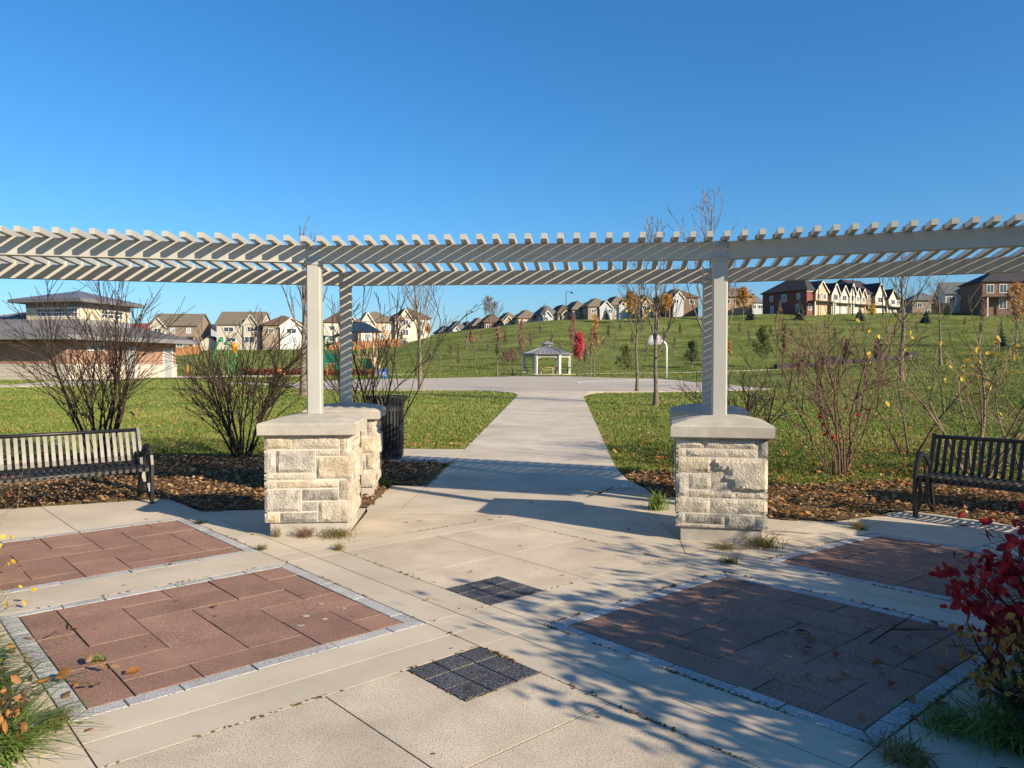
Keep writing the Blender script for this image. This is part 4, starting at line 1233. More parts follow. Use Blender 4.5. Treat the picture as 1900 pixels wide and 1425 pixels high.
obj("bucket", MB().lathe([(.16, 2.55), (.30, 2.9), (.42, 3.3), (.36, 3.65), (.15, 3.75)], 12, (.72, 0, -.1)), 'p_orange', tb)
obj("bracket", MB().tube([(0, 0, 2.98), (.72, 0, 3.35)], .05, 6), 'p_tube', tb)

def playset(loc):
    t = thing("climbing_frame", "green playground climbing frame with leaf-shaped canopies between the left posts", "climbing frame", loc)
    for (x, y) in ((-1.2, 0), (1.2, 0), (-1.2, 1.6), (1.2, 1.6)):
        obj("post", MB().tube([(x, y, 0), (x, y, 4.2)], .09, 8), 'p_green', t)
    obj("platform", MB().box((0, .8, 1.3), (2.5, 1.7, .14)), 'p_tan', t)
    obj("panel", MB().box((-.3, -.05, 1.9), (1.5, .06, 1.1)), 'p_green', t)
    obj("panel", MB().box((1.25, .8, 1.9), (.06, 1.5, .9)), 'p_green', t)
    for k, (x, z, r) in enumerate(((-1.1, 4.3, .8), (.7, 4.5, .95), (-.4, 3.5, .7), (1.5, 3.6, .65))):
        V = []; n = 10
        for i in range(n):
            a = 2*pi*i/n
            rr = r*(1+.25*cos(3*a))
            V.append((x+rr*cos(a), rr*.6*sin(a), z-.18*cos(2*a)))
        V2 = [(p[0], p[1], p[2]-.1) for p in V]
        obj("canopy_leaf", MB().add(V+V2, [tuple(range(n)), tuple(range(2*n-1, n-1, -1))]+[(i, n+i, n+(i+1) % n, (i+1) % n) for i in range(n)]), 'p_green', t)
    obj("slide", MB().tube([(-1.2, -.1, 1.4), (-1.5, -.8, 1.1), (-1.8, -1.8, .4), (-1.9, -2.4, .2)], 0, flat=(.6, .12)), 'p_green', t)
    obj("climber", MB().tube([(.3, -.1, 1.3), (.3, -1.2, 0)], 0, flat=(.5, .06)), 'p_green', t)
playset((-19.91, 85.0, 0.51))
def tower(loc):
    t = thing("play_tower", "brown playground tower under a dark blue pyramid roof right of the far left post", "play tower", loc)
    for (x, y) in ((-1.6, 0), (1.6, 0), (-1.6, 2.4), (1.6, 2.4)):
        obj("post", MB().tube([(x, y, 0), (x, y, 5.2)], .09, 6), 'p_tan', t)
    obj("roof", hip_roof(MB(), -1.6, 1.6, 0, 2.4, 5.0, 1.1, .6, .12), 'p_navy', t)
    obj("deck", MB().box((0, 1.2, 2.0), (3.3, 2.5, .14)), 'p_tan', t)
    for i in range(7):
        obj("baluster", MB().box((-1.4+i*.46, 0, 2.5), (.08, .06, .9)), 'p_tan', t)
    obj("panel", MB().box((1.0, -.08, 1.2), (1.0, .06, 1.2)), 'p_green', t)
    obj("stair", MB().tube([(1.7, -.2, 2.0), (2.6, -1.2, 0)], 0, flat=(.9, .12)), 'p_tan', t)
tower((-17.89, 88.5, 0.53))
def bin_(label, loc, w, h, m):
    t = thing("wheeled_bin", label, "bin", loc, .1)
    obj("body", MB().add([(-w*.42, -w*.42, 0), (w*.42, -w*.42, 0), (w*.42, w*.42, 0), (-w*.42, w*.42, 0), (-w/2, -w/2, h), (w/2, -w/2, h), (w/2, w/2, h), (-w/2, w/2, h)],
                         [(3, 2, 1, 0), (4, 5, 6, 7), (0, 1, 5, 4), (1, 2, 6, 5), (2, 3, 7, 6), (3, 0, 4, 7)]), m, t)
    obj("lid", MB().prism([(-w*.54, -w*.54), (w*.54, -w*.54), (w*.54, w*.54), (-w*.54, w*.54)], h, h+.09, .04), m, t)
    return t
bb = bin_("blue recycling bin with a pale panel beyond the court's left end", (-11.17, 66.0, 0.47), .66, .72, 'p_blue')
obj("front_panel", MB().box((.02, -.325, .36), (.30, .03, .36)), 'glass_light', bb)
bin_("small grey bin standing beside the blue recycling bin", (-13.72, 76.5, 0.48), .55, .8, 'grey_bin')
def bike_rack(loc):
    t = thing("bike_rack", "black spiral bike rack on the lawn before the playground", "bike rack", loc, .05)
    pts = []
    for i in range(7*14+1):
        a = 2*pi*i/14
        pts.append((-.45+.9*i/(7*14), .18*cos(a), .27+.26*sin(a)))
    obj("coil", MB().tube(pts, .028, 5), 'black', t, smooth=True)
    for s in (-.5, .5): obj("foot", MB().box((s, 0, .01), (.1, .3, .02)), 'black', t)
bike_rack((-11.68, 37.75, 0.47))
sp = thing("spring_rider", "small orange spring rider behind the spiral bike rack", "spring rider", (-19.55, 63.5, 0.47))
obj("body", MB().lathe([(.06, .4), (.2, .48), (.25, .62), (.19, .76), (.07, .84)], 12), 'p_orange', sp, smooth=True)
obj("spring", MB().tube([(.1*cos(i*.9), .1*sin(i*.9), .42*i/28) for i in range(29)], .02, 5), 'black', sp)
# low dark blocks standing in for a shadow strip beyond the right path
def shadow_strip(pts):
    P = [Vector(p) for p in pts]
    t = thing("shadow_strip_blocks", "long low row of dark blocks standing in for a shadow strip beyond the pale path on the right", "shadow stand-in", P[0])
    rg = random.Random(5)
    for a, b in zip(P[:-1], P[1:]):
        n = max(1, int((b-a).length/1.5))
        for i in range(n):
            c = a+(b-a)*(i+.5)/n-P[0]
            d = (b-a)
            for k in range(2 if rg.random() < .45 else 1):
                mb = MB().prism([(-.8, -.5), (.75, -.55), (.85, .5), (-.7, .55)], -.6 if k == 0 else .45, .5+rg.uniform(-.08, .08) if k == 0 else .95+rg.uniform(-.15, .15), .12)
                obj("shadow_block", mb, 'rock', t, (c.x+rg.uniform(-.2, .2)+(k*.4), c.y+k*.25, c.z), atan2(d.y, d.x)+rg.uniform(-.1, .1))  # 'rock' here is the near-black shadow-strip material, not real stone
shadow_strip([(35.06, 101.0, 1.21), (39.88, 101.5, 1.46), (44.88, 103.0, 1.81), (49.77, 104.0, 2.11), (56.25, 105.0, 2.48)])

# ================================================================== TREES AND SHRUBS
def limb(rg, p, d, L, r, lvl, mx, out, up=.10, nk=5, wob=.16, ang=(22, 48), n=None, tip=.35):
    n = n or (6 if lvl == 0 else 4 if lvl < mx else 3)
    pts = [p.copy()]; d = d.normalized()
    dirs = []
    for i in range(n):
        d = (d+Vector((rg.gauss(0, wob), rg.gauss(0, wob), rg.gauss(0, wob*.6)+up))).normalized()
        p = p+d*(L/n)
        pts.append(p.copy()); dirs.append(d.copy())
    rad = [r*(1-(1-tip)*i/n) for i in range(n+1)]
    out.append((pts, rad, lvl))
    if lvl < mx:
        k = max(1, int(nk*(.7+.6*rg.random())))
        for j in range(k):
            t = .22+.74*(j+rg.random())/k
            i = min(n-1, int(t*n)); f = t*n-i
            q = pts[i].lerp(pts[i+1], f)
            a = radians(rg.uniform(*ang)); az = rg.uniform(0, 2*pi)
            e = dirs[i].orthogonal().normalized()
            e = Matrix.Rotation(az, 3, dirs[i]) @ e
            nd = dirs[i]*cos(a)+e*sin(a)
            limb(rg, q, nd, L*rg.uniform(.38, .62)*(1.1-.45*t), rad[i]*rg.uniform(.5, .65), lvl+1, mx, out, up, max(2, nk-1), wob, ang)
def tubes(out, rmin=.0, lv=None):
    mb = MB()
    for pts, rad, lvl in out:
        if lv is not None and lvl not in lv: continue
        mb.tube(pts, [max(r, rmin) for r in rad], 7 if lvl == 0 else 4 if lvl == 1 else 3, caps=False)
    return mb
def leaf_cloud(pts, size, rg, droop=.3, jit=.0, fold=True):
    """a pointed oval leaf at every point"""
    V = []; F = []
    for p in pts:
        s = size*rg.uniform(.6, 1.3)
        az = rg.uniform(0, 2*pi); el = rg.uniform(-1.2, .7)-droop
        t = Vector((cos(az)*cos(el), sin(az)*cos(el), sin(el)))
        b = t.cross(Vector((rg.gauss(0, 1), rg.gauss(0, 1), rg.gauss(0, 1)))).normalized()
        nn = t.cross(b)
        q = Vector(p)+Vector((rg.gauss(0, 1), rg.gauss(0, 1), rg.gauss(0, 1)))*jit
        w = s*.30
        k = len(V)
        if fold:
            V += [q, q+t*s*.35+b*w+nn*s*.06, q+t*s*.72+b*w*.75+nn*s*.05, q+t*s, q+t*s*.72-b*w*.75+nn*s*.05, q+t*s*.35-b*w+nn*s*.06, q+t*s*.5-nn*s*.03]
            F += [(k, k+1, k+6), (k+1, k+2, k+6), (k+2, k+3, k+6), (k+3, k+4, k+6), (k+4, k+5, k+6), (k+5, k, k+6)]
        else:
            V += [q, q+t*s*.5+b*w*1.2, q+t*s, q+t*s*.5-b*w*1.2]
            F += [(k, k+1, k+2, k+3)]
    mb = MB(); mb.v = [tuple(v) for v in V]; mb.f = F
    return mb
def tips(out, lv, lo=.3):
    r = []
    for pts, rad, lvl in out:
        if lvl >= lv:
            for p in pts[max(1, int(lo*len(pts))):]: r.append(p)
    return r

def shrub(label, x, y, h, n, spread, seed, bark='bark', nk=6, lean=(4, 34), leaves=None, group=None, name="bare_shrub", r0=.018, rmin=.0042, base=.16, mx=2):
    rg = random.Random(seed)
    t = thing(name, label, "shrub", (x, y, float(land(x, y))-.02), group=group)
    out = []
    for i in range(n):
        az = 2*pi*i/n+rg.uniform(-.4, .4)
        le = radians(lean[0]+(lean[1]-lean[0])*rg.random()**.7)
        d = Vector((cos(az)*sin(le), sin(az)*sin(le), cos(le)))
        b = Vector((cos(az), sin(az), 0))*base*rg.uniform(.2, 1)
        limb(rg, b, d, h*rg.uniform(.72, 1.08), r0*rg.uniform(.6, 1.25), 0, mx, out, up=.035, nk=nk, wob=.085, ang=(18, 44), n=8)
    obj("stems", tubes(out, rmin, (0,)), bark, t)
    obj("twigs", tubes(out, rmin, (1, 2, 3)), bark if bark != 'bark' else 'bark', t)
    if leaves:
        m, cnt, size, zlo, zhi, xlo, xhi = leaves
        cand = [p for p in tips(out, 1) if zlo <= p.z <= zhi and xlo <= p.x <= xhi]
        rg.shuffle(cand)
        obj("leaves", leaf_cloud(cand[:cnt], size, rg, jit=.02), m, t)
    return t
GS = "bare shrubs round the pergola"
shrub("large bare dark shrub behind the left bench, in front of the pavilion", *(-6.69, 12.2, 0.04)[:2], 2.6, 14, 1, 11, nk=8, lean=(4, 25), group=GS, rmin=.0045, leaves=('weed_dry', 26, .10, .2, 1.0, -2, 2))
shrub("bare dark shrub on the mulch between the left bench and the left pier", *(-4.5, 12.5, 0.05)[:2], 2.0, 15, 1, 12, nk=8, lean=(4, 30), group=GS, rmin=.0045)
shrub("bare dark shrub behind the litter bin, its twigs crossing the bin", *(-2.1, 11.5, 0.03)[:2], 2.45, 6, 1, 13, nk=6, lean=(3, 24), group=GS, rmin=.0045, leaves=('leaf_rust', 3, .09, 1.8, 2.6, -1, 2))
shrub("bare dark shrub between the two left posts with a few rusty leaves low down", *(-2.72, 12.6, 0.05)[:2], 2.4, 6, 1, 14, nk=5, lean=(3, 20), group=GS, rmin=.0045, leaves=('leaf_rust', 60, .13, .1, .9, -.6, .6))
shrub("bare shrub with a few scarlet leaves right of the right near pier", *(4.75, 10.9, 0.02)[:2], 2.1, 10, 1, 15, nk=7, lean=(5, 30), bark='bark_red', group=GS, rmin=.0045, leaves=('leaf_red', 16, .10, .15, 1.0, -.4, .5), r0=.018)
shrub("bare twiggy shrub just behind the right far pier", *(4.04, 13.0, 0.06)[:2], 1.55, 9, 1, 16, nk=6, lean=(8, 42), bark='bark', group=GS, rmin=.0045)
shrub("bare arching shrub with yellow leaves behind the right bench", *(6.55, 10.6, 0.01)[:2], 2.25, 8, 1, 17, nk=5, lean=(8, 42), bark='bark_tan', group=GS, rmin=.0045, leaves=('leaf_gold', 46, .10, 1.0, 2.4, -2, 2), r0=.02)
shrub("tan-stemmed shrub with sparse yellow leaves at the right edge behind the bench", *(7.84, 11.5, 0.03)[:2], 2.1, 7, 1, 18, nk=5, lean=(6, 40), bark='bark_tan', group=GS, rmin=.0045, leaves=('leaf_gold', 30, .10, .8, 2.2, -2, 2))
shrub("thin bare shrub with yellow leaves midway between scarlet-leaved shrub and right bench", *(6.87, 13.0, 0.06)[:2], 2.2, 4, 1, 19, nk=5, lean=(6, 40), bark='bark_red', group=GS, rmin=.0045, leaves=('leaf_gold', 26, .11, 1.3, 2.4, -2, 2))

def tree(label, loc, h, tr, fb, spread, seed, nb=13, bark='bark_grey', mx=3, nk=4, leaves=None, up=.12, name="bare_tree", rmin=.007, lean=0, ang0=(28, 55), cat="tree", group=None):
    rg = random.Random(seed)
    t = thing(name, label, cat, (loc[0], loc[1], float(land(loc[0], loc[1]))-.05), group=group)
    n = 9
    pts = []; rad = []
    wx, wy = 0, 0
    for i in range(n+1):
        f = i/n
        pts.append(Vector((wx+lean*f*h, wy, h*f*.94)))
        wx += rg.gauss(0, .008)*h*(.3+f); wy += rg.gauss(0, .008)*h*(.3+f)
        rad.append(tr*(1-.86*f**.9)+(.35*tr*max(0, 1-f*12)))
    tm = MB().tube(pts, rad, 9, caps=False)
    obj("trunk", tm, bark, t, smooth=True)
    out = []
    for j in range(nb):
        f = fb+(.97-fb)*(j+rg.random()*.8)/nb
        i = min(n-1, int(f*n)); q = pts[i].lerp(pts[i+1], f*n-i)
        az = j*2.4+rg.uniform(-.5, .5); a = radians(rg.uniform(*ang0))*(1.12-.5*f)
        d = Vector((cos(az)*sin(a), sin(az)*sin(a), cos(a)))
        g = (f-fb)/(1-fb)
        L = h*spread*(1.05-.7*g)*rg.uniform(.8, 1.15)
        limb(rg, q, d, L, max(.010, tr*(1-.86*f)*.5), 1, mx, out, up=up, nk=nk, wob=.11, ang=(20, 46))
    obj("crown", tubes(out, rmin), bark, t)
    if leaves:
        m, cnt, size, zlo, zhi = leaves
        cand = [p for p in tips(out, 2) if zlo*h <= p.z <= zhi*h]
        if cand:
            cl = [rg.choice(cand) for _ in range(cnt)]
            obj("leaves", leaf_cloud(cl, size, rg, jit=size*.6, fold=False), m, t)
    return t
# trees standing on the near lawn
tree("slim bare tree on the lawn left of the right posts, forking low", (4.72, 24.75, 0.29), 6.1, .08, .27, .40, 31, nb=15, up=.2, ang0=(22, 40))
tree("straight bare young tree by the court, left of the forking tree", (5.43, 32.75, 0.46), 5.7, .075, .40, .32, 32, nb=18, up=.16, leaves=('leaf_gold', 46, .13, .45, .72))
tree("bare tree on the near court edge right of the litter bin", (-4.28, 35.25, 0.47), 6.4, .10, .30, .38, 33, nb=22, up=.2, ang0=(24, 46))
tree("tall bare tree hidden behind the left near post", (-8.29, 30.0, 0.4), 6.9, .13, .3, .34, 34, nb=14, up=.2, ang0=(20, 42))
tree("tall pale bare tree behind the right posts, its top above the pergola", (6.38, 24.0, 0.28), 6.7, .09, .2, .46, 35, nb=16, up=.2, ang0=(28, 55))
tree("dark bare tree with wide crown on the right bank", (17.92, 34.75, 0.94), 6.1, .125, .40, .46, 36, nb=18, bark='bark_grey', up=.1, ang0=(38, 62))
tree("thin leaning bare tree on the right bank, right of the wide-crowned one", (26.68, 47.0, 1.64), 5.4, .09, .45, .36, 37, nb=14, lean=-.03, ang0=(30, 60))
# small trees round the foot of the hill
GT = "young trees on the hill"
def young(label, px, base, top, seed, spread=.22, tr=.05, fb=.25, nb=18, bark='bark_grey', leaves=None, mx=2, nk=7, up=.2, name="young_tree", rmin=.021, ang0=(16, 36)):
    x, y, z = base
    h = 1.6+(678-top)/1400.*y-z
    return tree(label, base, h, tr, fb, spread, seed, nb, bark, mx, nk, leaves, up, name, rmin, 0, ang0, group=GT)
young("thinnest bare sapling at the left end of the hill's lowest row", 817, (-8.76, 92.25, 0.55), 641, 41, .12, .04, .35, 9)
young("bare reddish sapling second from the left in the lowest row", 850, (-6.07, 85.0, 0.51), 630, 42, .17, .05, .3, 16, 'bark_red')
young("slender sapling with rust leaves at its tip, third in the lowest row", 881, (-4.46, 90.5, 0.54), 617, 43, .13, .05, .4, 10, leaves=('leaf_rust', 30, .28, .8, 1))
young("grey bushy tree left of the gazebo's twin small trees", 923, (-1.5, 78.0, 0.49), 606, 44, .26, .07, .34, 20, leaves=('leaf_rust', 40, .25, .75, 1))
young("left one of the twin low bushy trees beside the gazebo", 939, (-0.58, 74.0, 0.48), 651, 45, .42, .06, .45, 20, 'bark_red', up=.08, ang0=(30, 60))
young("right one of the twin low bushy trees beside the gazebo", 950, (0.06, 85.0, 0.51), 648, 46, .42, .06, .45, 20, 'bark_red', up=.08, ang0=(30, 60))
young("tall tree with faded pink leaves left of the gazebo roof", 968, (1.32, 102.75, 0.88), 588, 47, .22, .07, .22, 22, leaves=('leaf_rust', 520, .17, .35, 1))
young("tall rusty-pink tree behind the crimson tree", 1062, (8.34, 105.25, 1.17), 579, 48, .2, .07, .3, 20, leaves=('leaf_rust', 560, .17, .4, 1))
young("crimson red tree in full leaf right of the gazebo", 1072, (7.01, 79.75, 0.49), 617, 49, .32, .07, .3, 22, leaves=('leaf_pink', 2600, .19, .3, 1), up=.25)
young("bushy bare tree just right of the crimson tree", 1088, (7.95, 81.25, 0.5), 640, 50, .34, .05, .35, 18)
young("left trunk of the pair with orange leaves right of the crimson tree", 1096, (7.87, 75.5, 0.48), 606, 51, .2, .06, .35, 16, leaves=('leaf_orange', 90, .19, .3, 1))
young("right trunk of the pair, taller, dotted with orange leaves", 1102, (7.95, 73.0, 0.48), 583, 52, .24, .07, .35, 18, leaves=('leaf_orange', 240, .20, .25, 1))
young("small tree with yellow-green leaves left of the straight young tree", 1160, (13.09, 87.25, 0.54), 639, 53, .36, .06, .12, 26, leaves=('leaf_green', 800, .19, .08, 1), up=.05, ang0=(30, 65))
young("bare grey sapling on the slope above the yellow-green tree", 1141, (15.51, 113.75, 2.17), 615, 54, .2, .05, .3, 14)
young("dark green bushy tree left of the far right post", 1284, (24.69, 103.5, 1.18), 632, 55, .40, .07, .12, 26, leaves=('leaf_dark', 900, .21, .1, 1), ang0=(30, 65))
young("green tree with a yellow top right of the near right post", 1414, (34.17, 103.0, 1.4), 603, 56, .36, .09, .14, 30, leaves=('leaf_green', 1500, .24, .12, 1), ang0=(28, 60), up=.08)
young("bare reddish sapling by the pale path right of the green tree", 1452, (16.76, 46.75, 0.85), 598, 57, .2, .05, .3, 18, 'bark_red')
young("short bare sapling on the path's near side", 1491, (18.84, 48.75, 1.02), 640, 58, .2, .04, .35, 12)
young("purple-brown twiggy tree before the dark shadow-strip blocks, left of the wide-crowned tree", 1570, (22.14, 50.0, 1.28), 628, 59, .36, .06, .25, 20, 'bark_red', up=.1)
young("purple-brown twiggy tree before the dark shadow-strip blocks, nearest the wide-crowned tree", 1628, (23.97, 49.5, 1.43), 626, 60, .36, .06, .25, 20, 'bark_red', up=.1)
young("narrow purple-brown tree at the right edge below the brown brick house", 1858, (78.56, 121.25, 4.89), 584, 61, .16, .07, .15, 24, 'bark_red')
young("yellowish small tree behind the far right post", 1352, (31.57, 110.0, 2.08), 630, 62, .3, .05, .3, 16, leaves=('leaf_orange', 240, .24, .2, 1))
# saplings higher up, alike and too small to show more than a stem and twigs
sap = None
SAP = [(797,681,640), (835,671,634), (866,660,616), (873,650,606), (893,640,612), (905,668,628), (938,650,612), (985,655,611), (1002,628,598), (1025,650,612), (1040,670,630), (1128,633,600), (1150,627,596), (1172,650,614), (1190,631,601), (1199,668,630), (1232,640,606), (1252,662,622), (1262,628,598), (1120,655,618), (1305,640,604), (1372,628,597), (1390,648,612), (1430,632,602), (1470,640,606), (1530,622,592), (1548,640,606), (1600,628,596), (1660,632,600), (1700,628,596), (1790,612,586), (1820,630,596), (1240,612,590), (1015,678,640)]
SAPT = [(-12.05, 110.25, 1.36), (-9.79, 119.25, 2.2), (-7.77, 129.5, 3.28), (-7.74, 140.75, 4.42), (-6.18, 152.0, 5.73), (-3.85, 119.75, 2.46), (-1.17, 136.5, 4.35), (3.22, 128.75, 3.71), (5.81, 156.5, 7.2), (7.08, 132.25, 4.26), (7.41, 115.25, 2.28), (18.8, 148.0, 6.36), (22.01, 154.25, 7.22), (20.68, 130.5, 4.22), (25.47, 148.75, 6.61), (20.53, 115.5, 2.45), (27.87, 138.5, 5.36), (25.71, 119.25, 2.97), (33.39, 150.0, 6.97), (15.38, 126.75, 3.68), (34.64, 136.75, 5.31), (44.11, 146.5, 6.83), (40.04, 127.5, 4.36), (48.2, 140.75, 6.23), (49.17, 132.5, 5.21), (61.55, 148.75, 7.55), (55.69, 130.5, 5.15), (65.27, 140.75, 6.62), (68.51, 135.25, 6.05), (73.97, 138.25, 6.55), (91.97, 153.5, 8.83), (82.24, 132.5, 6.16), (34.9, 168.75, 9.56), (5.08, 109.5, 1.62)]
SLAB_ = ['at the very foot of the hill, left of the lowest row', 'a little above the thinnest sapling of the lowest row', 'low on the slope below the left street lamp', 'below the left end of the bungalow row', 'under the crest below the big bare tree', 'above the grey bushy tree left of the gazebo', 'halfway up the slope below the big bare crest tree', 'halfway up, left of the gazebo cupola', 'high on the slope above the gazebo cupola', 'halfway up right above the gazebo cupola', "just above the gazebo roof's right side", 'high on the slope above the orange-leaved pair', 'below the bungalow with the deck', 'halfway up above the yellow-green tree', 'high up below the first orange crest tree', 'low on the slope left of the basketball backboard', 'high up between the two orange crest trees', 'low on the slope right of the basketball backboard', 'below the red-brown roofed house', 'midway up above the pair with orange leaves', 'high on the slope left of the right posts', 'high on the slope just right of the right posts', 'midway up below the third orange tree', 'below the dark spruce by the red brick townhouse', 'midway up below the red brick side wall', "just below the terrace's first cream units", 'midway up below the mid terrace', 'high up below the fourth townhouse', 'high up left of the wide-crowned bank tree', 'high up right of the wide-crowned bank tree', 'near the crest below the pale house', "on the slope below the pale house's porch", 'near the crest between the orange crest trees', "at the gazebo roof's left eave"]
protos = []
for i, loc in enumerate(SAPT):
    if i < 5:
        o = tree("thin leafless sapling on the grassy hillside", loc, 4.2, .075, .25, .26, 70+i, 20, ['bark_grey', 'bark_red'][i % 2], 2, 6, None, .2, "sapling", .03, 0, (18, 40), group="leafless saplings dotted over the hillside")
        protos.append(o)
    else:
        o = copy_tree(protos[i % 5])
    o['label'] = 'leafless sapling '+SLAB_[i]
    px, b, tp = SAP[i]
    s = (b-tp)/1400.*loc[1]/4.2
    o.location = (loc[0], loc[1], float(land(loc[0], loc[1]))-.05)
    o.rotation_euler = (0, 0, i*1.7)
    o.scale = (s, s, s)
# trees along the crest
def crest(label, px, d, top, spread, seed, tr=.13, fb=.25, leaves=None, bark='bark_grey', nb=18, mx=2, nk=6, name="crest_tree", rmin=.04, up=.15, ang0=(22, 48)):
    loc = D0(px, d)
    h = 1.6+(678-top)/1400.*d-loc[2]
    return tree(label, loc, h, tr, fb, spread, seed, nb, bark, mx, nk, leaves, up, name, rmin, 0, ang0, group="trees along the hill crest")
crest("big bare tree standing alone on the crest before the bungalows", 910, 210, 554, .52, 81, .2, .22, nb=20, mx=3, ang0=(28, 60), up=.12)
crest("bare tree on the crest above the gazebo's right", 1010, 212, 562, .25, 82)
crest("first orange autumn tree on the crest, left of the forking tree", 1170, 188, 542, .48, 83, leaves=('leaf_orange', 2000, .34, .28, 1), up=.16, ang0=(26, 56), nb=24)
crest("second orange autumn tree on the crest, right of the forking tree", 1234, 188, 547, .48, 84, leaves=('leaf_orange', 1900, .34, .28, 1), up=.16, ang0=(26, 56), nb=24)
crest("third orange tree on the crest, right of the right posts", 1378, 186, 535, .5, 85, leaves=('leaf_orange', 1900, .34, .3, 1), up=.14, ang0=(26, 56), nb=24)
crest("small gold tree before the fourth townhouse", 1616, 180, 566, .3, 86, .08, leaves=('leaf_gold', 300, .4, .35, 1))
crest("orange-leaved tree at the right edge before the brown brick house", 1884, 118, 524, .34, 87, .12, leaves=('leaf_orange', 420, .36, .3, 1))
crest("thin rusty young tree before the pale house's porch", 1822, 150, 552, .22, 88, .06, leaves=('leaf_rust', 120, .3, .35, 1))
crest("bare sapling before the red brick side wall", 1446, 186, 556, .24, 89, .06)
crest("bare twiggy tree left of the pale house", 1735, 205, 540, .3, 90, .12)
crest("bare tree far behind between the terrace and the pale house", 1690, 300, 532, .3, 91, .2)
crest("bare golden-brown tree by the right end of the left house row", 795, 186, 600, .36, 92, .08, leaves=('leaf_orange', 200, .4, .2, 1))
crest("bare brown tree before the last house of the left row", 745, 178, 612, .36, 93, .07)

def spruce(label, loc, h, r, seed):
    rg = random.Random(seed)
    t = thing("spruce", label, "tree", (loc[0], loc[1], float(land(loc[0], loc[1]))-.05), group="spruces along the crest")
    obj("trunk", MB().tube([(0, 0, 0), (0, 0, h*.95)], [h*.02, h*.004], 6), 'bark', t)
    V = []; F = []
    tiers = 15
    for i in range(tiers):
        f = i/(tiers-1)
        z = h*(.06+.90*f); rr = r*(1-f)**.9+.05
        n = int(14*(1-f)+6)
        for j in range(n):
            a = rg.uniform(0, 2*pi); L = rr*rg.uniform(.7, 1.12)
            p = Vector((0, 0, z+rg.uniform(-.1, .1)*h*.3)); q = p+Vector((cos(a)*L, sin(a)*L, -L*.28))
            b = Vector((-sin(a), cos(a), 0))*L*.20; dz = Vector((0, 0, -L*.14))
            m_ = p.lerp(q, .6)
            k = len(V)
            V += [p, m_+b+dz, q, m_-b+dz, m_+Vector((0, 0, L*.06))]
            F += [(k, k+1, k+4), (k+1, k+2, k+4), (k+2, k+3, k+4), (k+3, k, k+4)]
    mb = MB(); mb.v = [tuple(v) for v in V]; mb.f = F
    obj("crown", mb, 'needle', t)
spruce("blue-green spruce in front of the red brick side wall", (70.05, 184.0, 12.69), 5.8, 1.6, 1)
spruce("dark spruce left of the red brick townhouse, below the orange tree", (58.72, 186.0, 12.79), 4.5, 1.5, 2)
spruce("dark spruce in front of the mid terrace", (82.8, 180.0, 12.24), 4.0, 1.4, 3)
spruce("dark spruce left of the orange fence on the right hill", (94.11, 172.0, 11.28), 3.6, 1.5, 4)
spruce("spruce at the right edge in front of the brown brick house", (77.83, 120.0, 4.74), 3.4, 1.0, 5)
spruce("spruce before the large bungalow with a deck", (25.48, 205.0, 13.78), 4.2, 1.5, 6)

def hedge(label, a, b, h, w, m, seed, cnt):
    rg = random.Random(seed)
    A_, B_ = Vector(a), Vector(b)
    t = thing("hedge", label, "hedge", A_)
    pts = []
    for _ in range(cnt):
        f = rg.random(); c = (B_-A_)*f
        hh = h*(.75+.3*noise.noise((f*9, seed, 0)))
        pts.append((c.x+rg.gauss(0, .1), c.y+rg.uniform(-w, w)/2, c.z+hh*rg.random()**.6))
    obj("foliage", leaf_cloud(pts, .28, rg, fold=False), m, t)
    st_ = MB()
    for i in range(24):
        c = (B_-A_)*rg.random()
        st_.tube([(c.x, c.y, c.z-.05), (c.x+rg.gauss(0, .2), c.y, c.z+h*.7)], .02, 3)
    obj("stems", st_, 'bark', t)
hedge("low reddish-brown hedge along the playground's back edge", (-30.98, 86.75, 0.52), (-22.31, 86.75, 0.52), .9, 1.2, 'hedge_red', 3, 1500)
hedge("low reddish shrubs under the climbing frame between the posts", (-20.38, 81.5, 0.5), (-15.46, 83.25, 0.5), .8, 1.0, 'hedge_red', 4, 900)

# ================================================================== PLANTING IN THE BEDS
def clump(label, x, y, h, r, n, m, seed, width=.006, arch=.5, name="ornamental_grass", cat="grass clump", group=None, lean=None, plume=False):
    rg = random.Random(seed)
    t = thing(name, label, cat, (x, y, float(land(x, y))), group=group)
    V = []; F = []
    PV = []
    for i in range(n):
        az = rg.uniform(0, 2*pi); b = Vector((rg.gauss(0, r*.22), rg.gauss(0, r*.22), 0))
        L = h*rg.uniform(.65, 1.15); out_ = r*rg.uniform(.15, 1.1)
        if lean: az = lean+rg.gauss(0, .9)
        d = Vector((cos(az), sin(az), 0)); sd = Vector((-sin(az), cos(az), 0))
        k = len(V)
        ns = 5
        bend = arch*rg.uniform(.3, 1.3)
        for s_ in range(ns+1):
            f = s_/ns
            p = b+d*out_*(f**1.6)+Vector((0, 0, L*(f-bend*f**3*.75)))+sd*rg.gauss(0, .008)
            w = width*(1-f*.85)*rg.uniform(.8, 1.2)
            V += [p-sd*w, p+sd*w]
        for s_ in range(ns):
            F.append((k+s_*2, k+s_*2+1, k+s_*2+3, k+s_*2+2))
        if plume and rg.random() < .35: PV.append(V[-1])
    mb = MB(); mb.v = [tuple(v) for v in V]; mb.f = F
    obj("blades", mb, m, t)
    if PV:
        pts = [p+Vector((rg.gauss(0, .03), rg.gauss(0, .03), rg.uniform(-.15, .12))) for p in PV for _ in range(10)]
        obj("plumes", leaf_cloud(pts, .06, rg, fold=False), 'straw', t)
    return t
GB = "plants at the left edge of the plaza"
def pl(a, b): return pm(a, b)
clump("dry straw-coloured ornamental grass spilling in front of the left bench", -5.55, 7.15, .78, 1.05, 420, 'straw', 1, .0028, .8, group=GB)
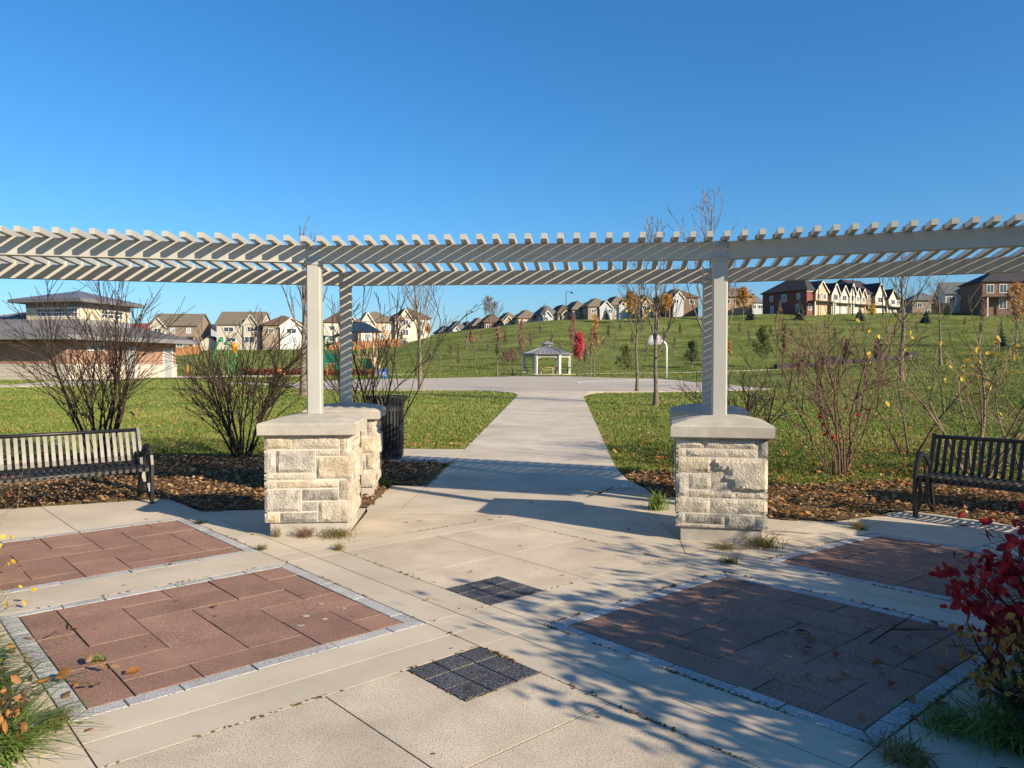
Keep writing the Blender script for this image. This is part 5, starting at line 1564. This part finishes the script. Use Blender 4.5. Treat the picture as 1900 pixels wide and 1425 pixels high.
clump("broad-bladed green clump at the left edge beside the far grey border stones", *pm(-1.95, -2.62), .23, .38, 320, 'blade_green', 2, .0075, 1.0, group=GB, lean=radians(42))
clump("green grass clump at the left edge beside the nearest grey border stones", *pm(-1.15, -2.60), .23, .38, 320, 'blade_dark', 3, .0075, 1.0, group=GB, lean=radians(42))
clump("green grass clump in the bottom left corner", *pm(-.15, -2.58), .23, .38, 320, 'blade_green', 4, .0075, 1.0, group=GB, lean=radians(42))
clump("small dry tuft growing in the paving corner by the left panel", -2.02, 3.30, .12, .12, 120, 'weed', 5, .003, .8, name="weed", cat="weed", group="weeds in the paving joints")
clump("dry reddish flower clump at the left edge by the far-left panel", -4.05, 5.62, .34, .34, 200, 'weed_dry', 6, .004, .8, group=GB)
clump("wispy dry grass lying over the band at the far left", -3.75, 5.05, .22, .75, 90, 'straw', 7, .0026, 1.1, group=GB)

clump("dark green blades between the two broad-bladed clumps at the left edge", *pm(-1.55, -2.62), .23, .38, 320, 'blade_dark', 71, .0075, 1.0, group=GB, lean=radians(42))
clump("dark green clump low at the left edge above the bottom corner", *pm(-.65, -2.58), .23, .38, 320, 'blade_dark', 72, .0075, 1.0, group=GB, lean=radians(42))
def leafy(label, x, y, r, h, nl, size, m, bark, seed, name="leafy_shrub", group=None, ns=16, zlo=.15):
    rg = random.Random(seed)
    t = thing(name, label, "shrub", (x, y, float(land(x, y))), group=group)
    out = []
    for i in range(ns):
        az = 2*pi*i/ns+rg.uniform(-.3, .3); le = math.atan2(r, h)*rg.uniform(.2, 1.35)
        d = Vector((cos(az)*sin(le), sin(az)*sin(le), cos(le)))
        limb(rg, Vector((cos(az)*.06, sin(az)*.06, 0)), d, hypot(r, h)*rg.uniform(.6, .95), .009, 0, 2, out, up=.03, nk=7, wob=.11, ang=(20, 55), n=6)
    obj("stems", tubes(out, .0016), bark, t)
    cand = [p for p in tips(out, 1, .2) if p.z > zlo*h]
    pts = [rg.choice(cand) for _ in range(nl)]
    obj("leaves", leaf_cloud(pts, size, rg, droop=.55, jit=size*.5), m, t)
    return t
for i, (a_, m_, lb) in enumerate(((-.25, 'leaf_tawny', "low tawny-leaved perennial at the left edge near the bottom corner"), (-.95, 'leaf_green', "low green-leaved perennial at the left edge beside the nearest border stones"), (-1.6, 'leaf_tawny', "low tawny-leaved perennial at the left edge beside the far border stones"))):
    leafy(lb, *pm(a_, -2.62), .24, .15, 260, .042, m_, 'bark', 80+i, name="perennial", group=GB, ns=12, zlo=.05)
leafy("scarlet-leaved burning bush at the right edge of the plaza", 2.86, 3.48, .66, .68, 1900, .078, 'leaf_red', 'bark', 5, "burning_bush", ns=18)
GR = "shrubs and tall grasses along the right bed"
leafy("low orange and brown leafed shrub under the burning bush", 2.36, 3.36, .26, .36, 560, .045, 'leaf_orange', 'bark', 6, group=GR, ns=12)
leafy("low dark leafed shrub in the bottom right corner", 2.36, 2.98, .36, .34, 500, .05, 'leaf_dark', 'bark', 7, group=GR, ns=12)
clump("dark green grass clump in the bottom right corner of the bed", 2.16, 3.16, .24, .36, 420, 'blade_green', 8, .005, .9, group=GR)
clump("grass tuft along the right panel's lower border stones", 1.92, 3.28, .12, .22, 160, 'blade_green', 9, .004, .9, group="weeds in the paving joints", name="weed", cat="weed")
clump("grass tuft at the bottom corner of the right panel", 1.60, 3.02, .10, .20, 150, 'weed', 10, .004, .9, group="weeds in the paving joints", name="weed", cat="weed")
TL = ["nearest the burning bush", "behind the burning bush", "by the far-right panel's corner", "beside the far-right panel", "before the right bench's far end", "at the far end of the right bed"]
for i, (x, y, h, r) in enumerate(((4.3, 3.0, 1.7, .5), (4.9, 2.6, 2.0, .6), (5.3, 3.4, 2.0, .6), (4.9, 3.9, 1.6, .5), (6.0, 4.2, 2.0, .6), (6.7, 4.8, 2.0, .6))):
    clump("tall plumed ornamental grass in the right bed, the clump "+TL[i], x, y, h, r, 300, 'straw', 20+i, .005, .35, group=GR, plume=True)
SL_ = ["tall dense green shrub at the middle of the right bed", "tall rust-leaved shrub right of the burning bush", "tall dense green shrub at the far end of the right bed", "medium rust-leaved shrub between the tall green ones", "medium green shrub nearest the viewer in the right bed", "tall rust-leaved shrub beside the far end's grasses", "medium green shrub just behind the burning bush"]
for i, (x, y, h, r) in enumerate(((5.4, 2.2, 2.15, .95), (4.6, 1.5, 2.0, .9), (6.3, 2.9, 2.3, .95), (5.0, 2.75, 1.6, .7), (4.1, .9, 1.15, .7), (7.0, 3.7, 2.1, .9), (4.05, 1.95, 1.95, .9))):
    leafy(SL_[i], x, y, r, h, 4200, .09, ['leaf_dark', 'leaf_rust'][i % 2], 'bark', 40+i, group=GR, ns=20)

# weeds along joints and pier feet
GW = "weeds in the paving joints"
clump("reddish dry weed at the foot of the left near pier", -1.93, 7.02, .13, .16, 130, 'weed_dry', 51, .003, .6, name="weed", cat="weed", group=GW)
clump("sprawling green weed at the right foot of the left near pier", -1.62, 7.02, .14, .30, 150, 'weed', 52, .003, .9, name="weed", cat="weed", group=GW)
clump("pale weed at the left foot of the left near pier", -2.2, 7.0, .14, .08, 50, 'weed', 53, .002, .5, name="weed", cat="weed", group=GW)
clump("small tuft in the joint just below the left near pier", -1.5, 6.50, .09, .09, 70, 'weed', 54, .003, .7, name="weed", cat="weed", group=GW)
clump("spreading yellow-green weed at the right foot of the right near pier", 2.22, 6.62, .15, .30, 200, 'weed', 55, .003, .8, name="weed", cat="weed", group=GW)
clump("low weed patch before the right near pier", 1.86, 6.55, .07, .24, 130, 'weed', 56, .003, .9, name="weed", cat="weed", group=GW)
clump("small weed at the top corner of the right panel", 1.76, 6.08, .08, .14, 110, 'weed', 57, .003, .8, name="weed", cat="weed", group=GW)
clump("yellowish weed in the corner of the far-right panel", 3.40, 7.35, .11, .16, 120, 'weed', 58, .003, .8, name="weed", cat="weed", group=GW)
clump("bright green grass tuft at the foot of the right far pier", 1.62, 8.35, .30, .22, 120, 'blade_green', 59, .006, .9, name="grass_tuft", cat="weed", group=GW)
clump("bright green grass tuft beside the left far pier and dark mulch", -1.66, 9.92, .17, .14, 90, 'blade_green', 60, .006, .9, name="grass_tuft", cat="weed", group=GW)
clump("tiny green weed on the left panel's edge", -2.24, 4.05, .05, .06, 40, 'blade_green', 61, .004, .8, name="weed", cat="weed", group=GW)
clump("dry weed at the far-left panel's right corner", -2.18, 6.52, .07, .10, 60, 'weed', 62, .003, .8, name="weed", cat="weed", group=GW)
clump("small dark weed where the left bench pad meets the far-left panel", -3.15, 7.6, .06, .10, 60, 'leaf_dark', 63, .004, .8, name="weed", cat="weed", group=GW)
tw = MB().tube([(1.30, 9.75, .02), (1.12, 9.30, .03), (.92, 9.10, .02)], [.006, .008, .005], 4).tube([(1.12, 9.30, .03), (.86, 9.18, .06)], [.005, .003], 4)
tag(obj("twig", tw, 'bark'), "bare forked twig lying in the pergola's shade on the path", "twig")
tw = MB().tube([(2.05, 4.28, .012), (2.25, 4.45, .03), (2.55, 4.75, .02)], [.006, .006, .003], 4).tube([(2.25, 4.45, .03), (2.6, 4.40, .05)], [.004, .002], 4)
tag(obj("twig", tw, 'bark'), "dark bent twig lying on the shaded right panel", "twig")
pa = MB().add([(0, 0, .01), (.10, .02, .03), (.12, .08, .012), (.03, .09, .04)], [(0, 1, 2, 3)]).add([(0, 0, .0), (.10, .02, .02), (.12, .08, .002), (.03, .09, .03)], [(3, 2, 1, 0)])
tag(obj("paper_scrap", pa, 'white', None, (1.42, 9.72, .01)), "small white paper scrap at the edge of the path in the shade", "litter")

# ================================================================== GRASS, LEAVES, CHIPS
rs = np.random.RandomState(9)
def scatter(n, ulo, uhi, d0, d1, power=1.0):
    inv = rs.uniform(1/d1, 1/d0, n)
    d = 1/inv
    u = rs.uniform(ulo, uhi, n)
    return u*d, d
def off_lawn(x, y, beds=True):
    m = inside(x, y, PATH_POLY) | inside(x, y, WALK_POLY) | inside(x, y, PLAZA_POLY) | inside(x, y, COURT) | inside(x, y, SLAB_POLY)
    if beds: m |= inside(x, y, BED_L) | inside(x, y, BED_R)
    return m
def vnoise(x, y, s, seed=0):
    """cheap smooth noise for patchy colour"""
    r = np.random.RandomState(seed)
    v = 0
    for k in range(6):
        a = r.uniform(0, 2*pi); f = s*r.uniform(.6, 1.6)
        v = v+np.sin((x*np.cos(a)+y*np.sin(a))*f+r.uniform(0, 6))
    return v/6
def grass():
    X, Y = scatter(720000, -.80, .80, 8.2, 62)
    X2 = rs.uniform(2.2, 9, 26000); Y2 = rs.uniform(7.8, 11.2, 26000)
    k2 = inside(X2, Y2, BED_R) & (vnoise(X2, Y2, 3.0, 3)+(Y2-9.3)*.16 > .05)
    k = ~off_lawn(X, Y)
    X = np.r_[X[k], X2[k2]]; Y = np.r_[Y[k], Y2[k2]]
    n = len(X)
    Z = land(X, Y)-.035
    patch = vnoise(X, Y, .8, 1)*.5+vnoise(X, Y, 3.1, 2)*.5
    dry = np.clip(.31+.6*patch+rs.uniform(-.38, .38, n), 0, 1)
    az = rs.uniform(0, 2*pi, n)
    h = rs.uniform(.03, .07, n)*(1+.25*patch)
    w = np.maximum(.0025, .00052*Y)*rs.uniform(.7, 1.3, n)
    le = rs.uniform(.0, .9, n)*h; la = rs.uniform(0, 2*pi, n)
    cx, sx = np.cos(az)*w, np.sin(az)*w
    V = np.empty((n, 3, 3), np.float32)
    V[:, 0] = np.c_[X-cx, Y-sx, Z]; V[:, 1] = np.c_[X+cx, Y+sx, Z]
    V[:, 2] = np.c_[X+np.cos(la)*le, Y+np.sin(la)*le, Z+h]
    g = np.array([.15, .23, .04]); g2 = np.array([.07, .14, .025]); s_ = np.array([.42, .34, .12])
    mixg = rs.uniform(0, 1, (n, 1))
    col = (g*mixg+g2*(1-mixg))*(1-dry[:, None])+s_*dry[:, None]*rs.uniform(.6, 1.1, (n, 1))
    me = raw_mesh("grass", V.reshape(-1, 3), np.arange(n*3).reshape(n, 3), np.repeat(col, 3, 0))
    tag(link("grass", me, 'blade'), kind='stuff')
grass()
def far_grass():
    n = 220000
    X, Y = scatter(n, -.75, .75, 56, 215)
    k = ~(inside(X, Y, COURT) | ((X < -24) & (Y < 86) & (X > -55) & (Y > 55)))
    X = X[k]; Y = Y[k]; n = len(X)
    Z = land(X, Y)-.04
    hm = np.clip((Y-95)/30, 0, 1)*np.clip((230-Y)/30, 0, 1)
    Z += .10*np.sin(X*.21+1.3*np.sin(Y*.06))*np.sin(Y*.17)*hm
    az = rs.uniform(0, 2*pi, n); w = .0007*Y*rs.uniform(.6, 1.4, n); h = rs.uniform(.05, .13, n)
    V = np.empty((n, 3, 3), np.float32)
    V[:, 0] = np.c_[X-np.cos(az)*w, Y-np.sin(az)*w, Z]; V[:, 1] = np.c_[X+np.cos(az)*w, Y+np.sin(az)*w, Z]
    V[:, 2] = np.c_[X+rs.uniform(-.2, .2, n), Y+rs.uniform(-.2, .2, n), Z+h]
    dry = np.clip(.28+.5*vnoise(X, Y, .12, 11)+.3*vnoise(X, Y, .5, 12)+rs.uniform(-.25, .25, n), 0, 1)[:, None]
    col = np.array([.10, .165, .03])*(1-dry)+np.array([.31, .26, .09])*dry
    me = raw_mesh("grass", V.reshape(-1, 3), np.arange(n*3).reshape(n, 3), np.repeat(col*rs.uniform(.7, 1.2, (n, 1)), 3, 0))
    tag(link("grass", me, 'blade'), kind='stuff')
far_grass()
def flakes(name, X, Y, size, cols, m, lift=.03, tilt=.5, zb=0.):
    n = len(X)
    az = rs.uniform(0, 2*pi, n); s = size*rs.uniform(.5, 1.3, n)
    Z = land(X, Y)+zb+rs.uniform(.0, 1., n)*lift
    t = np.c_[np.cos(az), np.sin(az), rs.uniform(-tilt, tilt, n)]; b = np.c_[-np.sin(az), np.cos(az), rs.uniform(-tilt, tilt, n)]
    P = np.c_[X, Y, Z]
    cup = np.c_[np.zeros(n), np.zeros(n), s*.22]
    V = np.empty((n, 4, 3), np.float32)
    V[:, 0] = P-t*s[:, None]*.5; V[:, 2] = P+t*s[:, None]*.5
    V[:, 1] = P+b*s[:, None]*.32+cup; V[:, 3] = P-b*s[:, None]*.32+cup*.6
    zmin = land(X, Y)+zb
    V[:, :, 2] = np.maximum(V[:, :, 2], zmin[:, None])
    F = np.empty((n, 2, 3), np.int32); q = np.arange(n)*4
    F[:, 0] = np.c_[q, q+1, q+2]; F[:, 1] = np.c_[q, q+2, q+3]
    C = np.asarray(cols)[rs.randint(0, len(cols), n)]*rs.uniform(.6, 1.25, (n, 1))
    me = raw_mesh(name, V.reshape(-1, 3), F.reshape(-1, 3), np.repeat(C, 4, 0))
    return tag(link(name, me, m), kind='stuff')
LC = [(.34, .15, .04), (.42, .22, .07), (.26, .10, .035), (.44, .30, .14), (.20, .09, .05), (.36, .11, .04)]
X, Y = scatter(15000, -.75, .75, 9.5, 34)
k = ~off_lawn(X, Y) & (rs.uniform(0, 1, len(X)) < .35+.5*(vnoise(X, Y, .9, 5) > 0)*np.clip(1.6-Y/20, .2, 1))
flakes("fallen_leaves", X[k], Y[k], .075, LC, 'leaf', .05)
X = rs.uniform(1.6, 11, 11000); Y = rs.uniform(5.5, 12.5, 11000)
k = (inside(X, Y, BED_R) & (rs.uniform(0, 1, len(X)) < .5)) | ((Y > 9.5) & (Y < 12.2+vnoise(X, Y, 1.2, 8)) & (X > 2) & (rs.uniform(0, 1, len(X)) < .35))
flakes("fallen_leaves", X[k], Y[k], .07, LC, 'leaf', .03, zb=.015)
X = rs.uniform(-13, -1.2, 9000); Y = rs.uniform(5.5, 13.2, 9000)
k = inside(X, Y, BED_L) & (rs.uniform(0, 1, len(X)) < .3)
flakes("fallen_leaves", X[k], Y[k], .075, LC, 'leaf', .03, zb=.02)
CC = [(.28, .175, .10), (.38, .25, .14), (.18, .11, .06), (.46, .34, .20), (.12, .075, .045)]
X = rs.uniform(-13, -1.2, 42000); Y = rs.uniform(5.5, 13.2, 42000)
k = inside(X, Y, BED_L)
flakes("mulch_chips", X[k], Y[k], .055, CC, 'chip', .025, zb=.012)
X = rs.uniform(1.6, 11, 22000); Y = rs.uniform(5.5, 12.0, 22000)
k = inside(X, Y, BED_R)
flakes("mulch_chips", X[k], Y[k], .05, CC, 'chip', .02, zb=.010)
# leaves and bits on the paving, and litter in the planting at both edges
X = rs.uniform(-4.5, 4.2, 300); Y = rs.uniform(2.9, 11, 300)
k = (inside(X, Y, PLAZA_POLY) | inside(X, Y, PATH_POLY)) & (rs.uniform(0, 1, 300) < .16+.3*(np.abs(X) > 2.0))
flakes("fallen_leaves", X[k], Y[k], .05, LC, 'leaf', .004, .15, zb=.006)
P_ = [(-2.9, 4.05), (-2.8, 3.95), (-2.55, 3.75), (-2.45, 3.55), (-2.3, 3.4), (-2.75, 4.3), (-2.2, 3.85), (-2.15, 3.7), (-2.6, 3.35), (-2.4, 3.15), (-2.1, 3.05)]
rgl = random.Random(77)
pts = [Vector((p[0]+rgl.gauss(0, .09), p[1]+rgl.gauss(0, .09), .015+.04*rgl.random()**2)) for p in P_ for _ in range(2)]
tag(obj("fallen_leaves", leaf_cloud(pts, .08, rgl, droop=-.25), 'leaf_tawny'), kind='stuff')
pts = [Vector((p[0]+rgl.gauss(0, .1), p[1]+rgl.gauss(0, .1), .015+.03*rgl.random()**2)) for p in P_ for _ in range(4)]
tag(obj("fallen_leaves", leaf_cloud(pts, .07, rgl, droop=-.25), 'weed_dry'), kind='stuff')
X = rs.uniform(1.5, 3.0, 60); Y = rs.uniform(2.8, 4.6, 60)
flakes("fallen_leaves", X, Y, .07, [(.30, .03, .03), (.24, .08, .03), (.4, .16, .08)], 'leaf', .01, .2, zb=.008)

# moss and dirt in the paving joints
def joint_moss():
    segs = [((.26, .26), (.26, 2.2), 1.0), ((.26, .26), (2.25, .26), 1.2), ((.26, 2.2), (2.25, 2.2), .7), ((.26, 2.72), (2.25, 2.72), .5), ((.26, 2.72), (.26, 4.65), .8), ((2.25, .26), (2.25, 2.2), 1.4),
            ((-2.2, -.26), (-.26, -.26), .35), ((-.26, -.26), (.26, -.26), .6), ((.26, -.26), (.26, -2.2), .5), ((.26, -.26), (.76, -.26), .8), ((.76, -.26), (.76, -.76), .6), ((.26, -.76), (.76, -.76), .6), ((-.26, .26), (-.26, 2.2), .35),
            ((-2.2, -2.22), (-.26, -2.22), .5), ((-2.2, .26), (-.26, .26), .35), ((-2.72, -.26), (-4.65, -.26), .4), ((.26, -.26), (2.2, -.26), .9), ((-2.2, 2.2), (-.26, 2.2), .4), ((-2.46, .26), (-2.46, 2.46), .3), ((-2.2, -2.22), (-2.2, -.26), .5), ((-.26, -.26), (-.26, .26), .4)]
    PX = []; PY = []
    for (p, q, dn) in segs:
        L = hypot(q[0]-p[0], q[1]-p[1]); n = int(L*150*dn)
        t = rs.uniform(0, 1, n)
        keep = (np.sin(t*L*5+p[0]*7)+np.sin(t*L*13+q[1]*5)+rs.uniform(-1, 1, n)) > .1
        for tt in t[keep]:
            x, y = pm(p[0]+(q[0]-p[0])*tt+rs.normal(0, .006), p[1]+(q[1]-p[1])*tt+rs.normal(0, .006))
            PX.append(x); PY.append(y)
    flakes("joint_moss", np.array(PX), np.array(PY), .022, [(.09, .10, .03), (.16, .13, .05), (.06, .05, .03), (.12, .14, .04)], 'leaf', .008, .6, zb=-.003)
joint_moss()
rgl = random.Random(3)
for (x, y, r_) in ((-1.10, 4.93, .03), (-1.28, 5.02, .035), (-1.32, 4.78, .045), (-1.18, 4.72, .03), (-1.30, 4.60, .05), (.35, 4.05, .02)):
    n = 9
    r_ *= .62
    poly = [(x+r_*rgl.uniform(.4, 1.1)*cos(2*pi*i/n), y+r_*.7*rgl.uniform(.4, 1.1)*sin(2*pi*i/n)) for i in range(n)]
    obj("stain", MB().prism(poly, .0015, .0035), 'granite', plaza)

fl = [Vector((-4.0+rgl.gauss(0, .14), 5.6+rgl.gauss(0, .14), .12+.2*rgl.random())) for _ in range(60)]+[Vector((-3.35+rgl.gauss(0, .12), 4.75+rgl.gauss(0, .12), .06+.12*rgl.random())) for _ in range(30)]
tag(obj("flower_petals", leaf_cloud(fl, .045, rgl, jit=.01), 'leaf_gold'), kind='stuff')

for i in range(26):
    x, y = pm(rgl.uniform(-2.4, 2.2), rgl.uniform(-2.2, 2.4))
    r_ = rgl.uniform(.006, .016); n = 7
    obj("stain", MB().prism([(x+r_*rgl.uniform(.6, 1.1)*cos(2*pi*k/n), y+r_*rgl.uniform(.6, 1.1)*sin(2*pi*k/n)) for k in range(n)], .0012, .0028), 'side', plaza)
